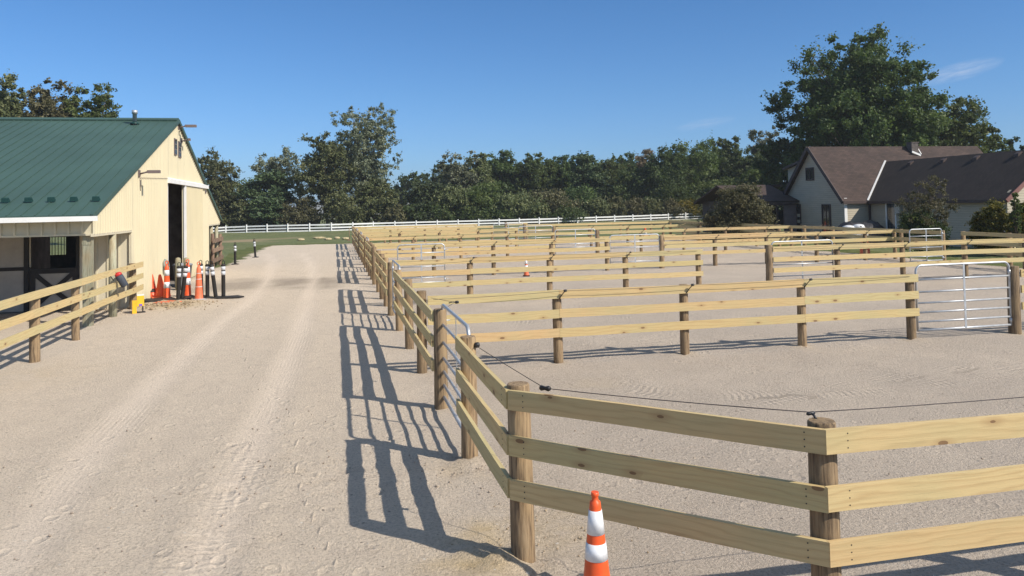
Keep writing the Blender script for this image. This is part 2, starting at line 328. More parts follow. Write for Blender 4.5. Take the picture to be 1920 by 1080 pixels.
def ground():
    rows = 760; cols = 300; y0 = -4.; YE = 620.
    yy = (y0+8)*np.exp(np.linspace(0, math.log((YE+8)/(y0+8)), rows))-8
    ss = np.linspace(-1.05, 1.05, cols)
    Y, Sx = np.meshgrid(yy, ss, indexing='ij'); X = Sx*(Y+8)*1.0
    u = X*UU[0]+Y*UU[1]; n = X*NN[0]+Y*NN[1]
    Z = terr(u, n)
    z1 = fbm(u+50, n+50, 1, 4, .35)*.035*np.clip((60-n)/30, .3, 1); z2 = fbm(u+90, n+20, 2, 4, 2.4)*.022
    # tracks
    tru = np.zeros(X.shape); trv = np.zeros(X.shape); trk = np.zeros(X.shape); best = np.full(X.shape, 9.); ridge = np.zeros(X.shape) + 9
    light = np.zeros(X.shape); lu = np.full(X.shape, 3.); lb = np.full(X.shape, 9.)
    near = (n < 52) & (np.abs(u) < 20)
    iu = np.where(near); pu = u[iu]; pn = n[iu]
    for P, w, kind in TR:
        Q = smoothline(P); bd = np.full(pu.shape, 1e9); bs = np.zeros(pu.shape); bv = np.zeros(pu.shape); acc = 0.
        for a, b in zip(Q[:-1], Q[1:]):
            d = b-a; l = math.hypot(*d)
            if l < 1e-6: continue
            t = np.clip(((pu-a[0])*d[0]+(pn-a[1])*d[1])/l**2, 0, 1)
            dx = pu-a[0]-t*d[0]; dy = pn-a[1]-t*d[1]; dist = np.hypot(dx, dy); sg = np.sign(d[0]*dy-d[1]*dx)
            mk = dist < bd; bd = np.where(mk, dist, bd); bs = np.where(mk, sg*dist, bs); bv = np.where(mk, acc+t*l, bv); acc += l
        if kind == 3:
            ridge[iu] = np.minimum(ridge[iu], bd); continue
        if kind == 1:
            A = lu[iu]; B_ = lb[iu]; mk = bd/w < B_; A[mk] = (bs/w)[mk]; B_[mk] = (bd/w)[mk]; lu[iu] = A; lb[iu] = B_
            lt = np.clip(1.25-bd/w, 0, 1); light[iu] = np.maximum(light[iu], lt); 
            lt2 = np.exp(-((bd-w*1.25)/.12)**2)*.012-np.clip(1-bd/w, 0, 1)*.018; z2[iu] += lt2; z2[iu] *= (1-.5*lt)
            continue
        mk = bd/w < best[iu]
        A = tru[iu]; A[mk] = (bs/w)[mk]; tru[iu] = A; A = trv[iu]; A[mk] = bv[mk]; trv[iu] = A; A = best[iu]; A[mk] = (bd/w)[mk]; best[iu] = A
    # hoof / boot dents in the foreground
    rs = np.random.RandomState(5); dents = []
    for (cx, cy, sp, cnt) in [(430, 960, .8, 60), (400, 860, 1.2, 50), (540, 950, .7, 40), (300, 1000, 1., 40), (1500, 650, 2., 40), (620, 880, .6, 20), (1150, 620, 1.6, 30), (1300, 850, .9, 40)]:
        a = atz(cx, cy)
        for _ in range(cnt): dents.append((a[0]+rs.randn()*sp*.8, a[1]+rs.randn()*sp*1.5, rs.uniform(.05, .09)))
    for du, dn, r in dents:
        mk = (np.abs(u-du) < .4) & (np.abs(n-dn) < .4)
        if not mk.any(): continue
        d = np.hypot(u[mk]-du, n[mk]-dn)/r; z2[mk] += -.022*np.exp(-d**2)+.010*np.exp(-((d-1.6)/.5)**2)
    hoof = np.zeros(X.shape)
    for (cx, cy, su, sn, a) in [(430, 960, 1.6, 1.6, 1.), (560, 850, 1.2, 2.5, .8), (300, 820, 1.8, 2., .5), (1500, 620, 4, 2.2, .9), (1150, 640, 2.5, 2., .8), (1350, 880, 2.5, 1., .7), (1750, 860, 2., 1.2, .8), (1300, 560, 5, 3, .6)]:
        c = atz(cx, cy); hoof = np.maximum(hoof, a*np.exp(-((u-c[0])/su)**2-((n-c[1])/sn)**2))
    # small mounds round the near posts
    for (pu_, pn_, s_, h_) in [(1.42, 6.11, .5, .05), (1.42, 8.61, .45, .05), (1.1, 5.9, .6, .02), (3.75, 13.4, .3, .03), (6.2, 13.4, .3, .03), (8.6, 13.4, .3, .03), (11.0, 13.4, .35, .03), (1.42, 10.96, .3, .025)]:
        d2 = ((u-pu_)**2+(n-pn_)**2)/s_**2; z2 += np.exp(-d2)*h_*(.6+2*fbm(u, n, 9, 3, 6.))
    pile = atz(322, 572); d2 = ((u-pile[0])/.95)**2+((n-pile[1])/1.1)**2; pm = np.exp(-d2); z2 += pm*.10*(.7+1.6*fbm(u, n, 12, 4, 5.))
    Z = Z+z1+z2-.0
    # zones
    pen = 1/(1+np.exp(-(u-1.3)*4))
    dampc = [atz(545, 535), atz(450, 535)]
    damp = np.zeros(X.shape)
    for (cx, cy, su, sn, a) in [(560, 528, 1.9, 2.4, 1.), (450, 533, 2.2, 2.6, .8), (400, 540, 1.6, 1.5, .6), (600, 530, .8, 3, .7)]:
        c = atz(cx, cy); damp = np.maximum(damp, a*np.clip(1.5-1.2*np.hypot((u-c[0])/su, (n-c[1])/sn)+fbm(u, n, 21, 3, .8)*.8, 0, 1))
    damp *= (1-.75*light)
    tan = pm*1.5
    for (cx, cy, su, a) in [(1000, 1000, .45, .8), (930, 1010, .4, .9), (1110, 720, .35, .35), (900, 1060, .5, .8), (880, 880, .35, .5), (60, 700, 1.4, .25), (1050, 960, .3, .4)]:
        c = atz(cx, cy); tan = np.maximum(tan, a*np.exp(-((u-c[0])**2+(n-c[1])**2)/su**2)*(1+fbm(u, n, 25, 3, 5.)*1.8))
    for pn_ in [13.4, 15.66, 18.1, 10.96, 8.61]: tan = np.maximum(tan, .45*np.exp(-((u-1.42)**2+(n-pn_)**2)/.22**2))
    for pu_ in [3.82, 6.22, 8.62, 11.02, 13.45]: tan = np.maximum(tan, .5*np.exp(-((u-pu_)**2+(n-13.4)**2)/.24**2)*(1+fbm(u, n, 26, 2, 6.)))
    # gravel mask
    nz = fbm(u, n, 31, 4, .5)*1.6
    lim_l = np.interp(n, [0, 38, 40.3, 42.9, 51.5, 60, 63.5], [-60, -60, -5.8, -5.1, -5.1, -5.0, -4.6])
    e1 = np.minimum(np.minimum(u-lim_l, 63.4-n-6.5*np.clip((u-14)/.6, 0, 1)), 25.5-u)
    edge = np.maximum.reduce([e1, np.minimum(38-n, -u), np.minimum(13-n, 40-u)])
    G = edge > -1.6
    quads = np.arange(rows*cols).reshape(rows, cols)
    q = np.stack([quads[:-1, :-1], quads[:-1, 1:], quads[1:, 1:], quads[1:, :-1]], -1).reshape(-1, 4)
    gm = G[:-1, :-1].reshape(-1)
    V = np.stack([X, Y, Z], -1).reshape(-1, 3)
    def mk(name, faces, mat, attrs):
        used, inv = np.unique(faces, return_inverse=True); inv = inv.reshape(-1, 4)
        me = bpy.data.meshes.new(name); me.vertices.add(len(used)); me.vertices.foreach_set('co', V[used].astype(np.float32).ravel())
        me.loops.add(inv.size); me.loops.foreach_set('vertex_index', inv.astype(np.int32).ravel()); me.polygons.add(len(inv))
        me.polygons.foreach_set('loop_start', np.arange(0, inv.size, 4, dtype=np.int32)); me.polygons.foreach_set('use_smooth', np.ones(len(inv), bool))
        for k, a in attrs.items():
            at = me.attributes.new(k, 'FLOAT', 'POINT'); at.data.foreach_set('value', a.reshape(-1)[used].astype(np.float32))
        me.update(calc_edges=True); me.materials.append(mat)
        o = bpy.data.objects.new(name, me); COL.objects.link(o); tag(o, kind='structure'); return o
    lump = fbm(u, n, 77, 4, .12)
    mk('gravel_yard', q[gm], gravelmat(), dict(tru=tru, tra=np.clip(best, 0, 2.), trv=trv, lu=np.clip(lu, -4, 4), lb=np.clip(lb, 0, 3), hoof=hoof, edge=edge, ridge=ridge, light=light, damp=damp, tan=tan, pen=pen))
    mk('grass_field', q[~gm], grassmat(), dict(lump=lump))
def gravelmat():
    m, nt, b = newmat('limestone_screenings'); o = objc(nt)
    def A(k): a = N(nt, 'ShaderNodeAttribute'); a.attribute_name = k; return a.outputs['Fac']
    big = noise(nt, o, .35, 4, .6); med = noise(nt, o, 3.5, 4, .6); fine = noise(nt, o, 38., 4, .7); vf = noise(nt, o, 130., 3, .7)
    c = mix(nt, (.60, .505, .40), (.46, .39, .32), A('pen'))
    c = mix(nt, c, (.63, .53, .42), mth(nt, 'MULTIPLY', mth(nt, 'SUBTRACT', big, .45, clamp=True), 1.6, clamp=True))
    c = mix(nt, c, (.47, .385, .315), mth(nt, 'MULTIPLY', mth(nt, 'SUBTRACT', med, .5, clamp=True), 1.5, clamp=True))
    c = mix(nt, c, (.70, .59, .485), mth(nt, 'MULTIPLY', A('light'), .42))
    c = mix(nt, c, (.325, .27, .215), mth(nt, 'MULTIPLY', A('damp'), .9))
    c = mix(nt, c, (.52, .40, .24), mth(nt, 'MULTIPLY', A('tan'), .65, clamp=True))
    c = mix(nt, c, ramp(nt, fine, [(.30, (.62, .61, .60)), (.5, (1., 1., 1.)), (.72, (1.2, 1.19, 1.17))]), .9, 'MULTIPLY')
    c = mix(nt, c, ramp(nt, vf, [(.33, (.74, .73, .72)), (.5, (1., 1., 1.)), (.7, (1.15, 1.15, 1.15))]), .7, 'MULTIPLY')
    # scattered dark and pale stones
    vo = N(nt, 'ShaderNodeTexVoronoi'); vo.inputs['Scale'].default_value = 16.; L(nt, o, vo.inputs['Vector'])
    sp = N(nt, 'ShaderNodeSeparateColor'); L(nt, vo.outputs['Color'], sp.inputs[0])
    st = mth(nt, 'MULTIPLY', mth(nt, 'LESS_THAN', vo.outputs['Distance'], .22), mth(nt, 'GREATER_THAN', sp.outputs[0], .93))
    c = mix(nt, c, ramp(nt, sp.outputs[1], [(0, (.16, .14, .12)), (.45, (.24, .2, .17)), (.6, (.62, .57, .5))]), mth(nt, 'MULTIPLY', st, .8))
    en = mth(nt, 'ADD', A('edge'), mth(nt, 'ADD', mth(nt, 'MULTIPLY', mth(nt, 'SUBTRACT', noise(nt, o, .7, 3), .5), 1.8), mth(nt, 'MULTIPLY', mth(nt, 'SUBTRACT', noise(nt, o, 6., 3), .5), .9)))
    gc = ramp(nt, noise(nt, o, .5, 5, .7), [(.3, (.085, .11, .035)), (.5, (.115, .135, .048)), (.7, (.17, .165, .07))])
    gc = mix(nt, gc, ramp(nt, noise(nt, mapping(nt, o, (1, .5, 1)), 5., 4, .7), [(.35, (.6, .65, .55)), (.65, (1.25, 1.2, 1.1))]), 1., 'MULTIPLY')
    c = mix(nt, gc, c, mth(nt, 'MULTIPLY_ADD', en, 3.5, .5, clamp=True))
    L(nt, c, b.inputs['Base Color']); b.inputs['Roughness'].default_value = .95; b.inputs['Specular IOR Level'].default_value = .15
    # tread lugs
    tu = A('tru'); tv = A('trv'); inside = mth(nt, 'SUBTRACT', 1.15, A('tra'), clamp=True)
    inside = mth(nt, 'MULTIPLY', inside, 5., clamp=True)
    chev = mth(nt, 'SINE', mth(nt, 'ADD', mth(nt, 'MULTIPLY', tv, 62.), mth(nt, 'MULTIPLY', mth(nt, 'ABSOLUTE', tu), 3.5)))
    grv = mth(nt, 'SINE', mth(nt, 'MULTIPLY', tu, 14.))
    patch = mth(nt, 'MULTIPLY', mth(nt, 'SUBTRACT', noise(nt, o, 1.3, 3), .42, clamp=True), 5., clamp=True)
    tread = mth(nt, 'MULTIPLY', mth(nt, 'MULTIPLY', mth(nt, 'ADD', mth(nt, 'MULTIPLY', chev, .6), mth(nt, 'MULTIPLY', grv, .5)), inside), patch)
    rg = mth(nt, 'SUBTRACT', 1., mth(nt, 'DIVIDE', A('ridge'), .03), clamp=True)
    gin = mth(nt, 'MULTIPLY', mth(nt, 'SUBTRACT', 1.25, A('lb'), clamp=True), 4., clamp=True)
    gp = mth(nt, 'MULTIPLY', mth(nt, 'SUBTRACT', noise(nt, o, .8, 2), .4, clamp=True), 4., clamp=True)
    tread = mth(nt, 'ADD', tread, mth(nt, 'MULTIPLY', mth(nt, 'MULTIPLY', mth(nt, 'SINE', mth(nt, 'MULTIPLY', A('lu'), 27.)), gin), mth(nt, 'MULTIPLY', gp, .13)))
    hv = N(nt, 'ShaderNodeTexVoronoi'); hv.inputs['Scale'].default_value = 4.2; L(nt, mapping(nt, o, (1, .8, 1)), hv.inputs['Vector'])
    hc = N(nt, 'ShaderNodeSeparateColor'); L(nt, hv.outputs['Color'], hc.inputs[0])
    hd = mth(nt, 'ADD', hv.outputs['Distance'], mth(nt, 'MULTIPLY', mth(nt, 'SUBTRACT', noise(nt, o, 9., 2), .5), .16))
    bowl = mth(nt, 'MULTIPLY', mth(nt, 'SUBTRACT', 1., mth(nt, 'DIVIDE', hd, .26), clamp=True), -1.)
    rim = mth(nt, 'SUBTRACT', 1., mth(nt, 'MULTIPLY', mth(nt, 'ABSOLUTE', mth(nt, 'SUBTRACT', hd, .30)), 11.), clamp=True)
    hoofh = mth(nt, 'MULTIPLY', mth(nt, 'ADD', mth(nt, 'MULTIPLY', bowl, 1.6), mth(nt, 'MULTIPLY', rim, .55)), mth(nt, 'GREATER_THAN', mth(nt, 'ADD', hc.outputs[0], A('hoof')), 1.02))
    tread = mth(nt, 'ADD', tread, hoofh)
    calm = mth(nt, 'SUBTRACT', 1., mth(nt, 'MULTIPLY', A('light'), .5))
    h = mth(nt, 'ADD', mth(nt, 'MULTIPLY', fine, mth(nt, 'MULTIPLY', calm, 1.1)), mth(nt, 'MULTIPLY', vf, .55))
    h = mth(nt, 'ADD', h, mth(nt, 'MULTIPLY', noise(nt, mapping(nt, o, (1, 1.6, 1)), 11., 4, .65), mth(nt, 'MULTIPLY', calm, .8)))
    h = mth(nt, 'ADD', h, mth(nt, 'MULTIPLY', tread, .5)); h = mth(nt, 'ADD', h, mth(nt, 'MULTIPLY', rg, 1.1)); h = mth(nt, 'ADD', h, mth(nt, 'MULTIPLY', st, .8))
    bump(nt, b, h, .026, .9)
    return m
def grassmat():
    m, nt, b = newmat('mown_grass'); o = objc(nt)
    a = N(nt, 'ShaderNodeAttribute'); a.attribute_name = 'lump'
    n1 = noise(nt, o, .5, 5, .7); n2 = noise(nt, mapping(nt, o, (1, .5, 1)), 5., 4, .7)
    c = ramp(nt, n1, [(.3, (.085, .11, .035)), (.5, (.115, .135, .048)), (.7, (.17, .165, .07))])
    c = mix(nt, c, ramp(nt, n2, [(.35, (.6, .65, .55)), (.65, (1.25, 1.2, 1.1))]), 1., 'MULTIPLY')
    c = mix(nt, c, (.26, .2, .11), mth(nt, 'MULTIPLY', mth(nt, 'SUBTRACT', a.outputs['Fac'], .12, clamp=True), 2.2, clamp=True))
    L(nt, c, b.inputs['Base Color']); b.inputs['Roughness'].default_value = .95; bump(nt, b, n2, .06, .8)
    return m
ground()
# outer ground to the horizon, a step below the detailed sheets
g = MB(); 
RI, RO = 618., 6000.
ga = [(-700, -60), (700, -60), (700, RI), (-700, RI)]
g.v = [(-6000, -3000, -.35), (6000, -3000, -.35), (6000, 6000, -.35), (-6000, 6000, -.35)]; g.face((0, 1, 2, 3))
og = g.build('far_ground', M['lf_olive'] if False else plain('far_field', (.10, .11, .05), .95, 0, .3, .02)); tag(og, kind='structure')

# ------------------------------------------------------------------ FENCES
PR = .085
def post(root, du, dn, h, r=PR, mat='post', n=14):
    r *= random.uniform(.93, 1.08); h *= 1
    m = MB(); lx = random.uniform(-.012, .012); ly = random.uniform(-.012, .012)
    m.lathe([(r*1.06, -.3), (r*1.05, 0), (r*1.02, h*.5), (r*.98, h-.012), (r*.9, h)], (0, 0, 0), n, axis=(lx, ly, 1), wob=.015)
    o = m.build('post', mat, root); o.location = (du, dn, 0); return o
def rail(root, p0, p1, ztop, side, h=.15, t=.035, z1=None, mat='board', name='rail'):
    m = MB(); m.board((p0[0], p0[1], ztop), (p1[0], p1[1], ztop if z1 is None else z1), h, t, side, bow=.012); return m.build(name, mat, root)
def insul(root, base, tip, r=.022):
    m = MB(); m.tube([base, (Vector(base)+Vector(tip))/2+Vector((0, 0, .01)), tip], .008, 6)
    d = Vector(tip); m.lathe([(r*.6, -.03), (r, -.018), (r, .018), (r*.6, .03)], tip, 10, axis=(1, 0, .1)); return m.build('insulator', 'knob', root)
def wire(root, pts, sag=.02, r=.0036):
    P = []
    for a, b in zip(pts[:-1], pts[1:]):
        a = Vector(a); b = Vector(b)
        for i in range(6): k = i/6; P.append(a.lerp(b, k)-Vector((0, 0, sag*4*k*(1-k))))
    P.append(Vector(pts[-1])); m = MB(); m.tube(P, r, 6); return m.build('wire', 'rope', root)
U0_ = 1.42
ROWN = [13.4, 22.6, 31.0, 39.3, 47.6, 55.4, 61.8]
ROWT = [1.29, 1.30, 1.33, 1.33, 1.33, 1.33, 1.33]
UEND = [31.0, 31.0, 24.8, 24.8, 24.8, 24.8, 15.2]
GU0, GU1 = 11.02, 13.45
ROWLAB = ['nearest tan cross fence, beyond the open gravel', 'second nearest tan cross fence, with a wire over its rails', 'third tan cross fence from the camera',
 'fourth tan cross fence from the camera', 'fifth tan cross fence from the camera', 'sixth tan cross fence, just below the white fence', 'farthest short tan cross fence below the white fence']
for k, n0 in enumerate(ROWN):
    top = ROWT[k]
    left = [U0_+2.4*i for i in range(5)]; 
    r = thing('board_fence', 'left part of the '+ROWLAB[k], 'fence', U0_, n0, group='cross fences of the pens')
    for i, uu in enumerate(left):
        if i == 0: continue
        post(r, uu-U0_, 0, top-.01)
    for zt in (top, top-.335, top-.665):
        cuts = [0, 1, 3, 4] if int((zt*100)) % 2 else [0, 1, 3, 4]
        for a, b in zip(cuts[:-1], cuts[1:]):
            x0 = left[a]-U0_+(.10 if a == 0 else .002); x1 = left[b]-U0_-.002+(.10 if b == 4 else 0)
            rail(r, (x0, -PR-.04), (x1, -PR-.04), zt+random.uniform(-.008, .008), (0, 1), z1=zt+random.uniform(-.008, .008))
    tips = [(.18, -.22, top-.05)]
    for i in (1, 2, 3):
        b = (left[i]-U0_+.0, -PR-.045, top-.155); t = (left[i]-U0_+.09, -PR-.12, top-.005)
        if k < 5: insul(r, b, t)
        tips.append(t)
    tips.append((left[4]-U0_-.1, -PR-.05, top-.04))
    if k < 5: wire(r, tips, .015)
    # right run
    if UEND[k] < GU1+2: 
        pass
    ur = [GU1+2.45*i for i in range(20) if GU1+2.45*i < UEND[k]-.8]+([UEND[k]] if k > 1 else [])
    if k == 0: ur = ur[:5]
    if k == 1: ur = ur[:8]
    r = thing('board_fence', 'right part of the '+ROWLAB[k], 'fence', GU1, n0, group='cross fences of the pens')
    for i, uu in enumerate(ur): post(r, uu-GU1, 0, top+(.06 if i == 0 else -.01), r=PR*(1.25 if i == 0 else 1))
    for zt in (top, top-.335, top-.665):
        idx = list(range(0, len(ur), 2)); 
        if idx[-1] != len(ur)-1: idx.append(len(ur)-1)
        for a, b in zip(idx[:-1], idx[1:]):
            rail(r, (ur[a]-GU1+(.09 if a == 0 else .002), -PR-.04), (ur[b]-GU1-.002, -PR-.04), zt+random.uniform(-.008, .008), (0, 1), z1=zt+random.uniform(-.008, .008))
    if k < 5:
        tips = [(.12, -PR-.05, top-.05)]
        for i in range(1, len(ur)):
            t = (ur[i]-GU1+.09, -PR-.12, top-.005); insul(r, (ur[i]-GU1, -PR-.045, top-.155), t); tips.append(t)
        wire(r, tips, .015)
# ---- fence along the drive (parallel to n at u=U0_)
LP = []   # sections: (n_start F post, n_end E post)
def lsection(n0, posts, label, top=1.35, far=True):
    r = thing('board_fence', label, 'fence', U0_, n0, group='fence sections along the drive')
    for i, nn in enumerate(posts): post(r, 0, nn-n0, top+.02, r=PR*(1.0 if i else 1.12))
    for zt in (top, top-.345, top-.69):
        idx = list(range(0, len(posts), 2))
        if idx[-1] != len(posts)-1: idx.append(len(posts)-1)
        for a, b in zip(idx[:-1], idx[1:]):
            y0 = posts[a]-n0+(-.02 if a == 0 else .002); y1 = posts[b]-n0+(.07 if b == len(posts)-1 else -.002)
            rail(r, (-PR-.005, y0), (-PR-.005, y1), zt+random.uniform(-.008, .008), (-1, 0), z1=zt+random.uniform(-.008, .008))
    return r
s = lsection(10.96, [10.96, 13.4, 15.66, 18.1], 'three-rail board fence section along the drive, nearest one beyond the first grey gate')
wire(s, [(.05, .0, 1.36), (.35, .9, 1.34), (.15, 2.3, 1.26)], .0, .0036); insul(s, (.25, .85, 1.34), (.38, .9, 1.34))
m = MB(); m.tube([(.0, .05, 1.2), (.15, .05, 1.2)], .01, 6); m.tube([(.0, .05, .35), (.15, .05, .35)], .01, 6); m.build('hinge', 'galv', s)
names = ['second', 'third', 'fourth', 'fifth', 'sixth']
FE = []
for k in range(1, 6):
    nF = ROWN[k]-1.95; nE = ROWN[k+1]-1.95-2.5 if k < 5 else ROWN[6]
    mid = (ROWN[k]+nE)/2
    ps = [nF, ROWN[k], mid, nE] if k < 5 else [nF, ROWN[5], 58.6, ROWN[6]]
    lsection(nF, ps, 'three-rail board fence section along the drive, %s one beyond the first grey gate' % names[k-1]); FE.append((nE, nF))
# ---- near fence: E(1.42,8.61) - A(1.42,6.11) - C(3.0,4.42) - right
A_ = (1.42, 6.11); E_ = (1.42, 8.61); Cc = (3.03, 4.53); D_ = (5.45, 4.50); D2 = (7.9, 4.47)
r = thing('board_fence', 'large three-rail corner fence in the foreground, wrapping round the striped cone', 'fence', A_[0], A_[1])
def lc(p): return (p[0]-A_[0], p[1]-A_[1])
for p, h, rr in ((E_, 1.36, .085), (A_, 1.385, .088), (Cc, 1.375, .09), (D_, 1.37, .085), (D2, 1.37, .085)): q = lc(p); post(r, q[0], q[1], h, rr, n=24)
dAC = Vector((Cc[0]-A_[0], Cc[1]-A_[1])).normalized(); nAC = Vector((dAC[1], -dAC[0]))   # outward (towards camera)
if nAC[1] > 0: nAC = -nAC
oA = Vector(lc(A_))+nAC*.092; oC = Vector(lc(Cc))+nAC*.092
for i, zt in enumerate((1.355, 1.0, .665)):
    # E->A on the -u face, mitred corner to A->C
    e = lc(E_); xo = -.09
    # intersection of x=xo line with A-C face line
    t = (xo-oA[0])/dAC[0]; cy = oA[1]+dAC[1]*t
    rail(r, (xo, e[1]+.10), (xo, cy+.0), zt, (-1, 0), .152, .036)
    # meets right fence line  y = yo
    yo = lc(Cc)[1]-.095; t2 = (yo-oA[1])/dAC[1]; cx = oA[0]+dAC[0]*t2
    rail(r, (xo, cy), (cx+dAC[0]*.01, yo+dAC[1]*.01), zt-.001, (nAC[0], nAC[1]), .152, .036, z1=zt-.003)
    d = lc(D2); rail(r, (cx+nAC[0]*.036+.004, yo), (d[0], d[1]-.095), zt-.002, (0, -1), .152, .036, z1=zt+.0)
    nm = MB()
    for dz in (.03, .075, .12):
        for (bx, by, sx, sy) in [(cx+.13, yo-.0362, 0, -1), (xo-.0362, cy+.16, -1, 0)]:
            nm.lathe([(.0045, 0), (.0045, .003)], (bx, by, zt-dz), 8, axis=(sx, sy, 0))
        q = oA+dAC*.1+nAC*.0362; nm.lathe([(.0045, 0), (.0045, .003)], (q[0], q[1], zt-dz), 8, axis=(nAC[0], nAC[1], 0))
        q = oC-dAC*.08+nAC*.0362; nm.lathe([(.0045, 0), (.0045, .003)], (q[0], q[1], zt-dz), 8, axis=(nAC[0], nAC[1], 0))
    tag(nm.build('nail', 'knob', r), kind='stuff')
w1 = [(.07, 2.44, 1.27)]; cr = atz(1022, 728, 1.26); w1 += [(cr[0]-A_[0], cr[1]-A_[1], 1.26)]
c2 = lc(Cc); w1b = [w1[-1], (c2[0]+.0, c2[1]+.12, 1.40)]; w1c = [w1b[-1], (lc(D_)[0], lc(D_)[1]+.2, 1.36)]
wire(r, w1, .005); wire(r, w1b, .01); wire(r, w1c, .01)
m = MB(); m.lathe([(.014, -.05), (.024, -.035), (.015, 0), (.024, .035), (.014, .05)], w1[-1], 12, axis=(dAC[0], dAC[1], .02)); m.build('insulator', 'knob', r)
insul(r, (0.03, 2.5, 1.27), (.09, 2.44, 1.27), .03); insul(r, (c2[0], c2[1]+.05, 1.37), (c2[0], c2[1]+.11, 1.395), .012)
# ---- far right boundary fence u=24.8 (faces away from the sun)
UB = 24.8
def bsec(n0, n1, label, first=None):
    k = max(1, round((n1-n0)/2.44)); ps = [n0+(n1-n0)*i/k for i in range(k+1)]
    r = thing('board_fence', label, 'fence', UB, n0, group='boundary fence sections before the house')
    for nn in ps: post(r, 0, nn-n0, 1.36)
    for zt in (1.35, 1.0, .66):
        for a, b in zip(ps[:-1], ps[1:]): rail(r, (-PR-.005, a-n0+.002), (-PR-.005, b-n0-.002), zt, (-1, 0))
    for nn in ps[1:-1]: insul(r, (-PR-.04, nn-n0, 1.36), (-PR-.12, nn-n0, 1.42), .03)
    return r
gB = onu(1770, 480, UB)[1]; gB2 = onu(1808, 484, UB)[1]
bsec(22.6, gB2, 'shaded boundary fence section right of the gap, below the yellow-green hedge')
bsec(gB, ROWN[6]-6.4, 'shaded boundary fence section running past the house, left of the gap')
# ------------------------------------------------------------------ GATES
def make_gate(w=2.2, h=1.27, z0=.17, label='', u=0, n=0, rot=0., group='galvanised tube gates'):
    g = thing('tube_gate', label, 'gate', u, n, rot=rot, group=group)
    R = .13; t = .022; P = []
    zt = z0+h
    def arc(cx, cz, a0, a1): return [(cx+R*math.cos(math.radians(a0+(a1-a0)*i/6)), 0, cz+R*math.sin(math.radians(a0+(a1-a0)*i/6))) for i in range(7)]
    P = [(0, 0, z0)]+arc(R, zt-R, 180, 90)+arc(w-R, zt-R, 90, 0)+[(w, 0, z0)]
    m = MB(); m.tube(P, t, 10); m.tube([(0, 0, z0), (w, 0, z0)], t, 10); m.build('frame', 'galv', g)
    for f in (.78, .59, .42, .275, .13): mb = MB(); mb.tube([(t*.6, 0, z0+h*f), (w-t*.6, 0, z0+h*f)], .019, 10); mb.build('bar', 'galv', g)
    st = MB(); st.box(w*.5-.022, w*.5+.022, -.024, -.019, z0, zt); st.build('stay', 'galv', g)
    hg = MB(); hg.tube([(w+.02, 0, z0+.1), (w+.13, 0, z0+.1)], .011, 6); hg.tube([(w+.02, 0, z0+h-.2), (w+.13, 0, z0+h-.2)], .011, 6)
    hg.lathe([(.03, -.04), (.03, .04)], (w, 0, z0+.1), 10); hg.lathe([(.03, -.04), (.03, .04)], (w, 0, z0+h-.2), 10); hg.build('hinge', 'galv', g)
    return g
G0 = make_gate(2.2, 1.27, .17, 'grey tube gate closed across the opening in the first cross fence', GU0+.13, ROWN[0]-.02)
def gate(label, u, n, rot=0., like=G0):
    c = copytree(like); c.location = W(u, n, 0); c.rotation_euler = (0, 0, TH+rot); c['label'] = label; return c
gate('grey tube gate seen end-on beside the foreground fence, nearest gate along the drive', U0_+.03, E_[1]+.10, math.pi/2)
gate('shiny tube gate folded back against the second cross fence, glaring in the sun', GU1+2.4, ROWN[1]+.16, math.pi)
gate('tube gate closed in the third cross fence, behind a wired post', GU0+.13, ROWN[2]-.02)
gate('tube gate closed in the fourth cross fence', GU0+.13, ROWN[3]-.02)
gate('small far tube gate closed in the fifth cross fence', GU0+.13, ROWN[4]-.02)
gate('tiny far tube gate closed in the sixth cross fence', GU0+.13, ROWN[5]-.02)
for k, (nE, nF2) in enumerate([(18.2, 0)]+[(ROWN[j]-1.95-2.5+.1, 0) for j in range(2, 6)]):
    lab = ['tube gate seen end-on, second along the drive behind the second cross fence', 'tube gate seen end-on, third along the drive', 'tube gate seen end-on, fourth along the drive', 'tube gate seen end-on, fifth along the drive', 'tube gate seen end-on, farthest along the drive'][k]
    if k == 1: continue
    gate(lab, U0_+.03, nE, math.pi/2)
# gate standing open near the drive (px 745-835)
ga_ = onn(746, 500, 27.3); gb_ = onn(834, 500, 27.3)
gw = gb_[0]-ga_[0]
G2 = make_gate(gw, 1.32, .17, 'grey tube gate standing open inside the second pen near the drive fence', ga_[0], 27.3)
# gate leaf at boundary
ga_ = onn(1706, 460, gB-.1)
G3 = make_gate(UB-.15-ga_[0], 1.3, .15, 'grey round-cornered gate standing open at the gap before the house', ga_[0], gB-.1)
# ------------------------------------------------------------------ left fence by the barn
nL = 12.0
r = thing('board_fence', 'three-rail board fence on the left edge, fixed to the barn porch posts', 'fence', -5.6, nL)
for nn in (11.9, 14.3, 16.73, 19.17): post(r, 0, nn-nL, 1.24)
post(r, -.08, 24.6-nL, 1.33, .09)
for zt, e in ((1.35, 24.95), (1.02, 24.95), (.69, 24.95)):
    cuts = [9.6, 14.3, 19.17, 24.95] if zt != .69 else [9.6, 14.3, 19.17, 22.9, 24.95]
    for a, b in zip(cuts[:-1], cuts[1:]): rail(r, (PR+.005, a-nL+.002), (PR+.005, b-nL-.002), zt-.04*(a > 12)*0, (1, 0), z1=zt)
# brown fence at barn's far end
r = thing('board_fence', 'weathered brown board fence under the far corner of the barn', 'fence', -5.75, 39.6)
for nn, h in ((40.3, 1.7), (42.9, 1.6)): post(r, 0, nn-39.6, h, .09, 'brown')
for zt in (1.45, .98, .5): rail(r, (.1, 0), (.1, 3.5), zt, (1, 0), .19, .04, mat='brown')
rail(r, (.1, 3.5), (-3.0, 3.55), 1.45, (0, -1), .19, .04, mat='brown')
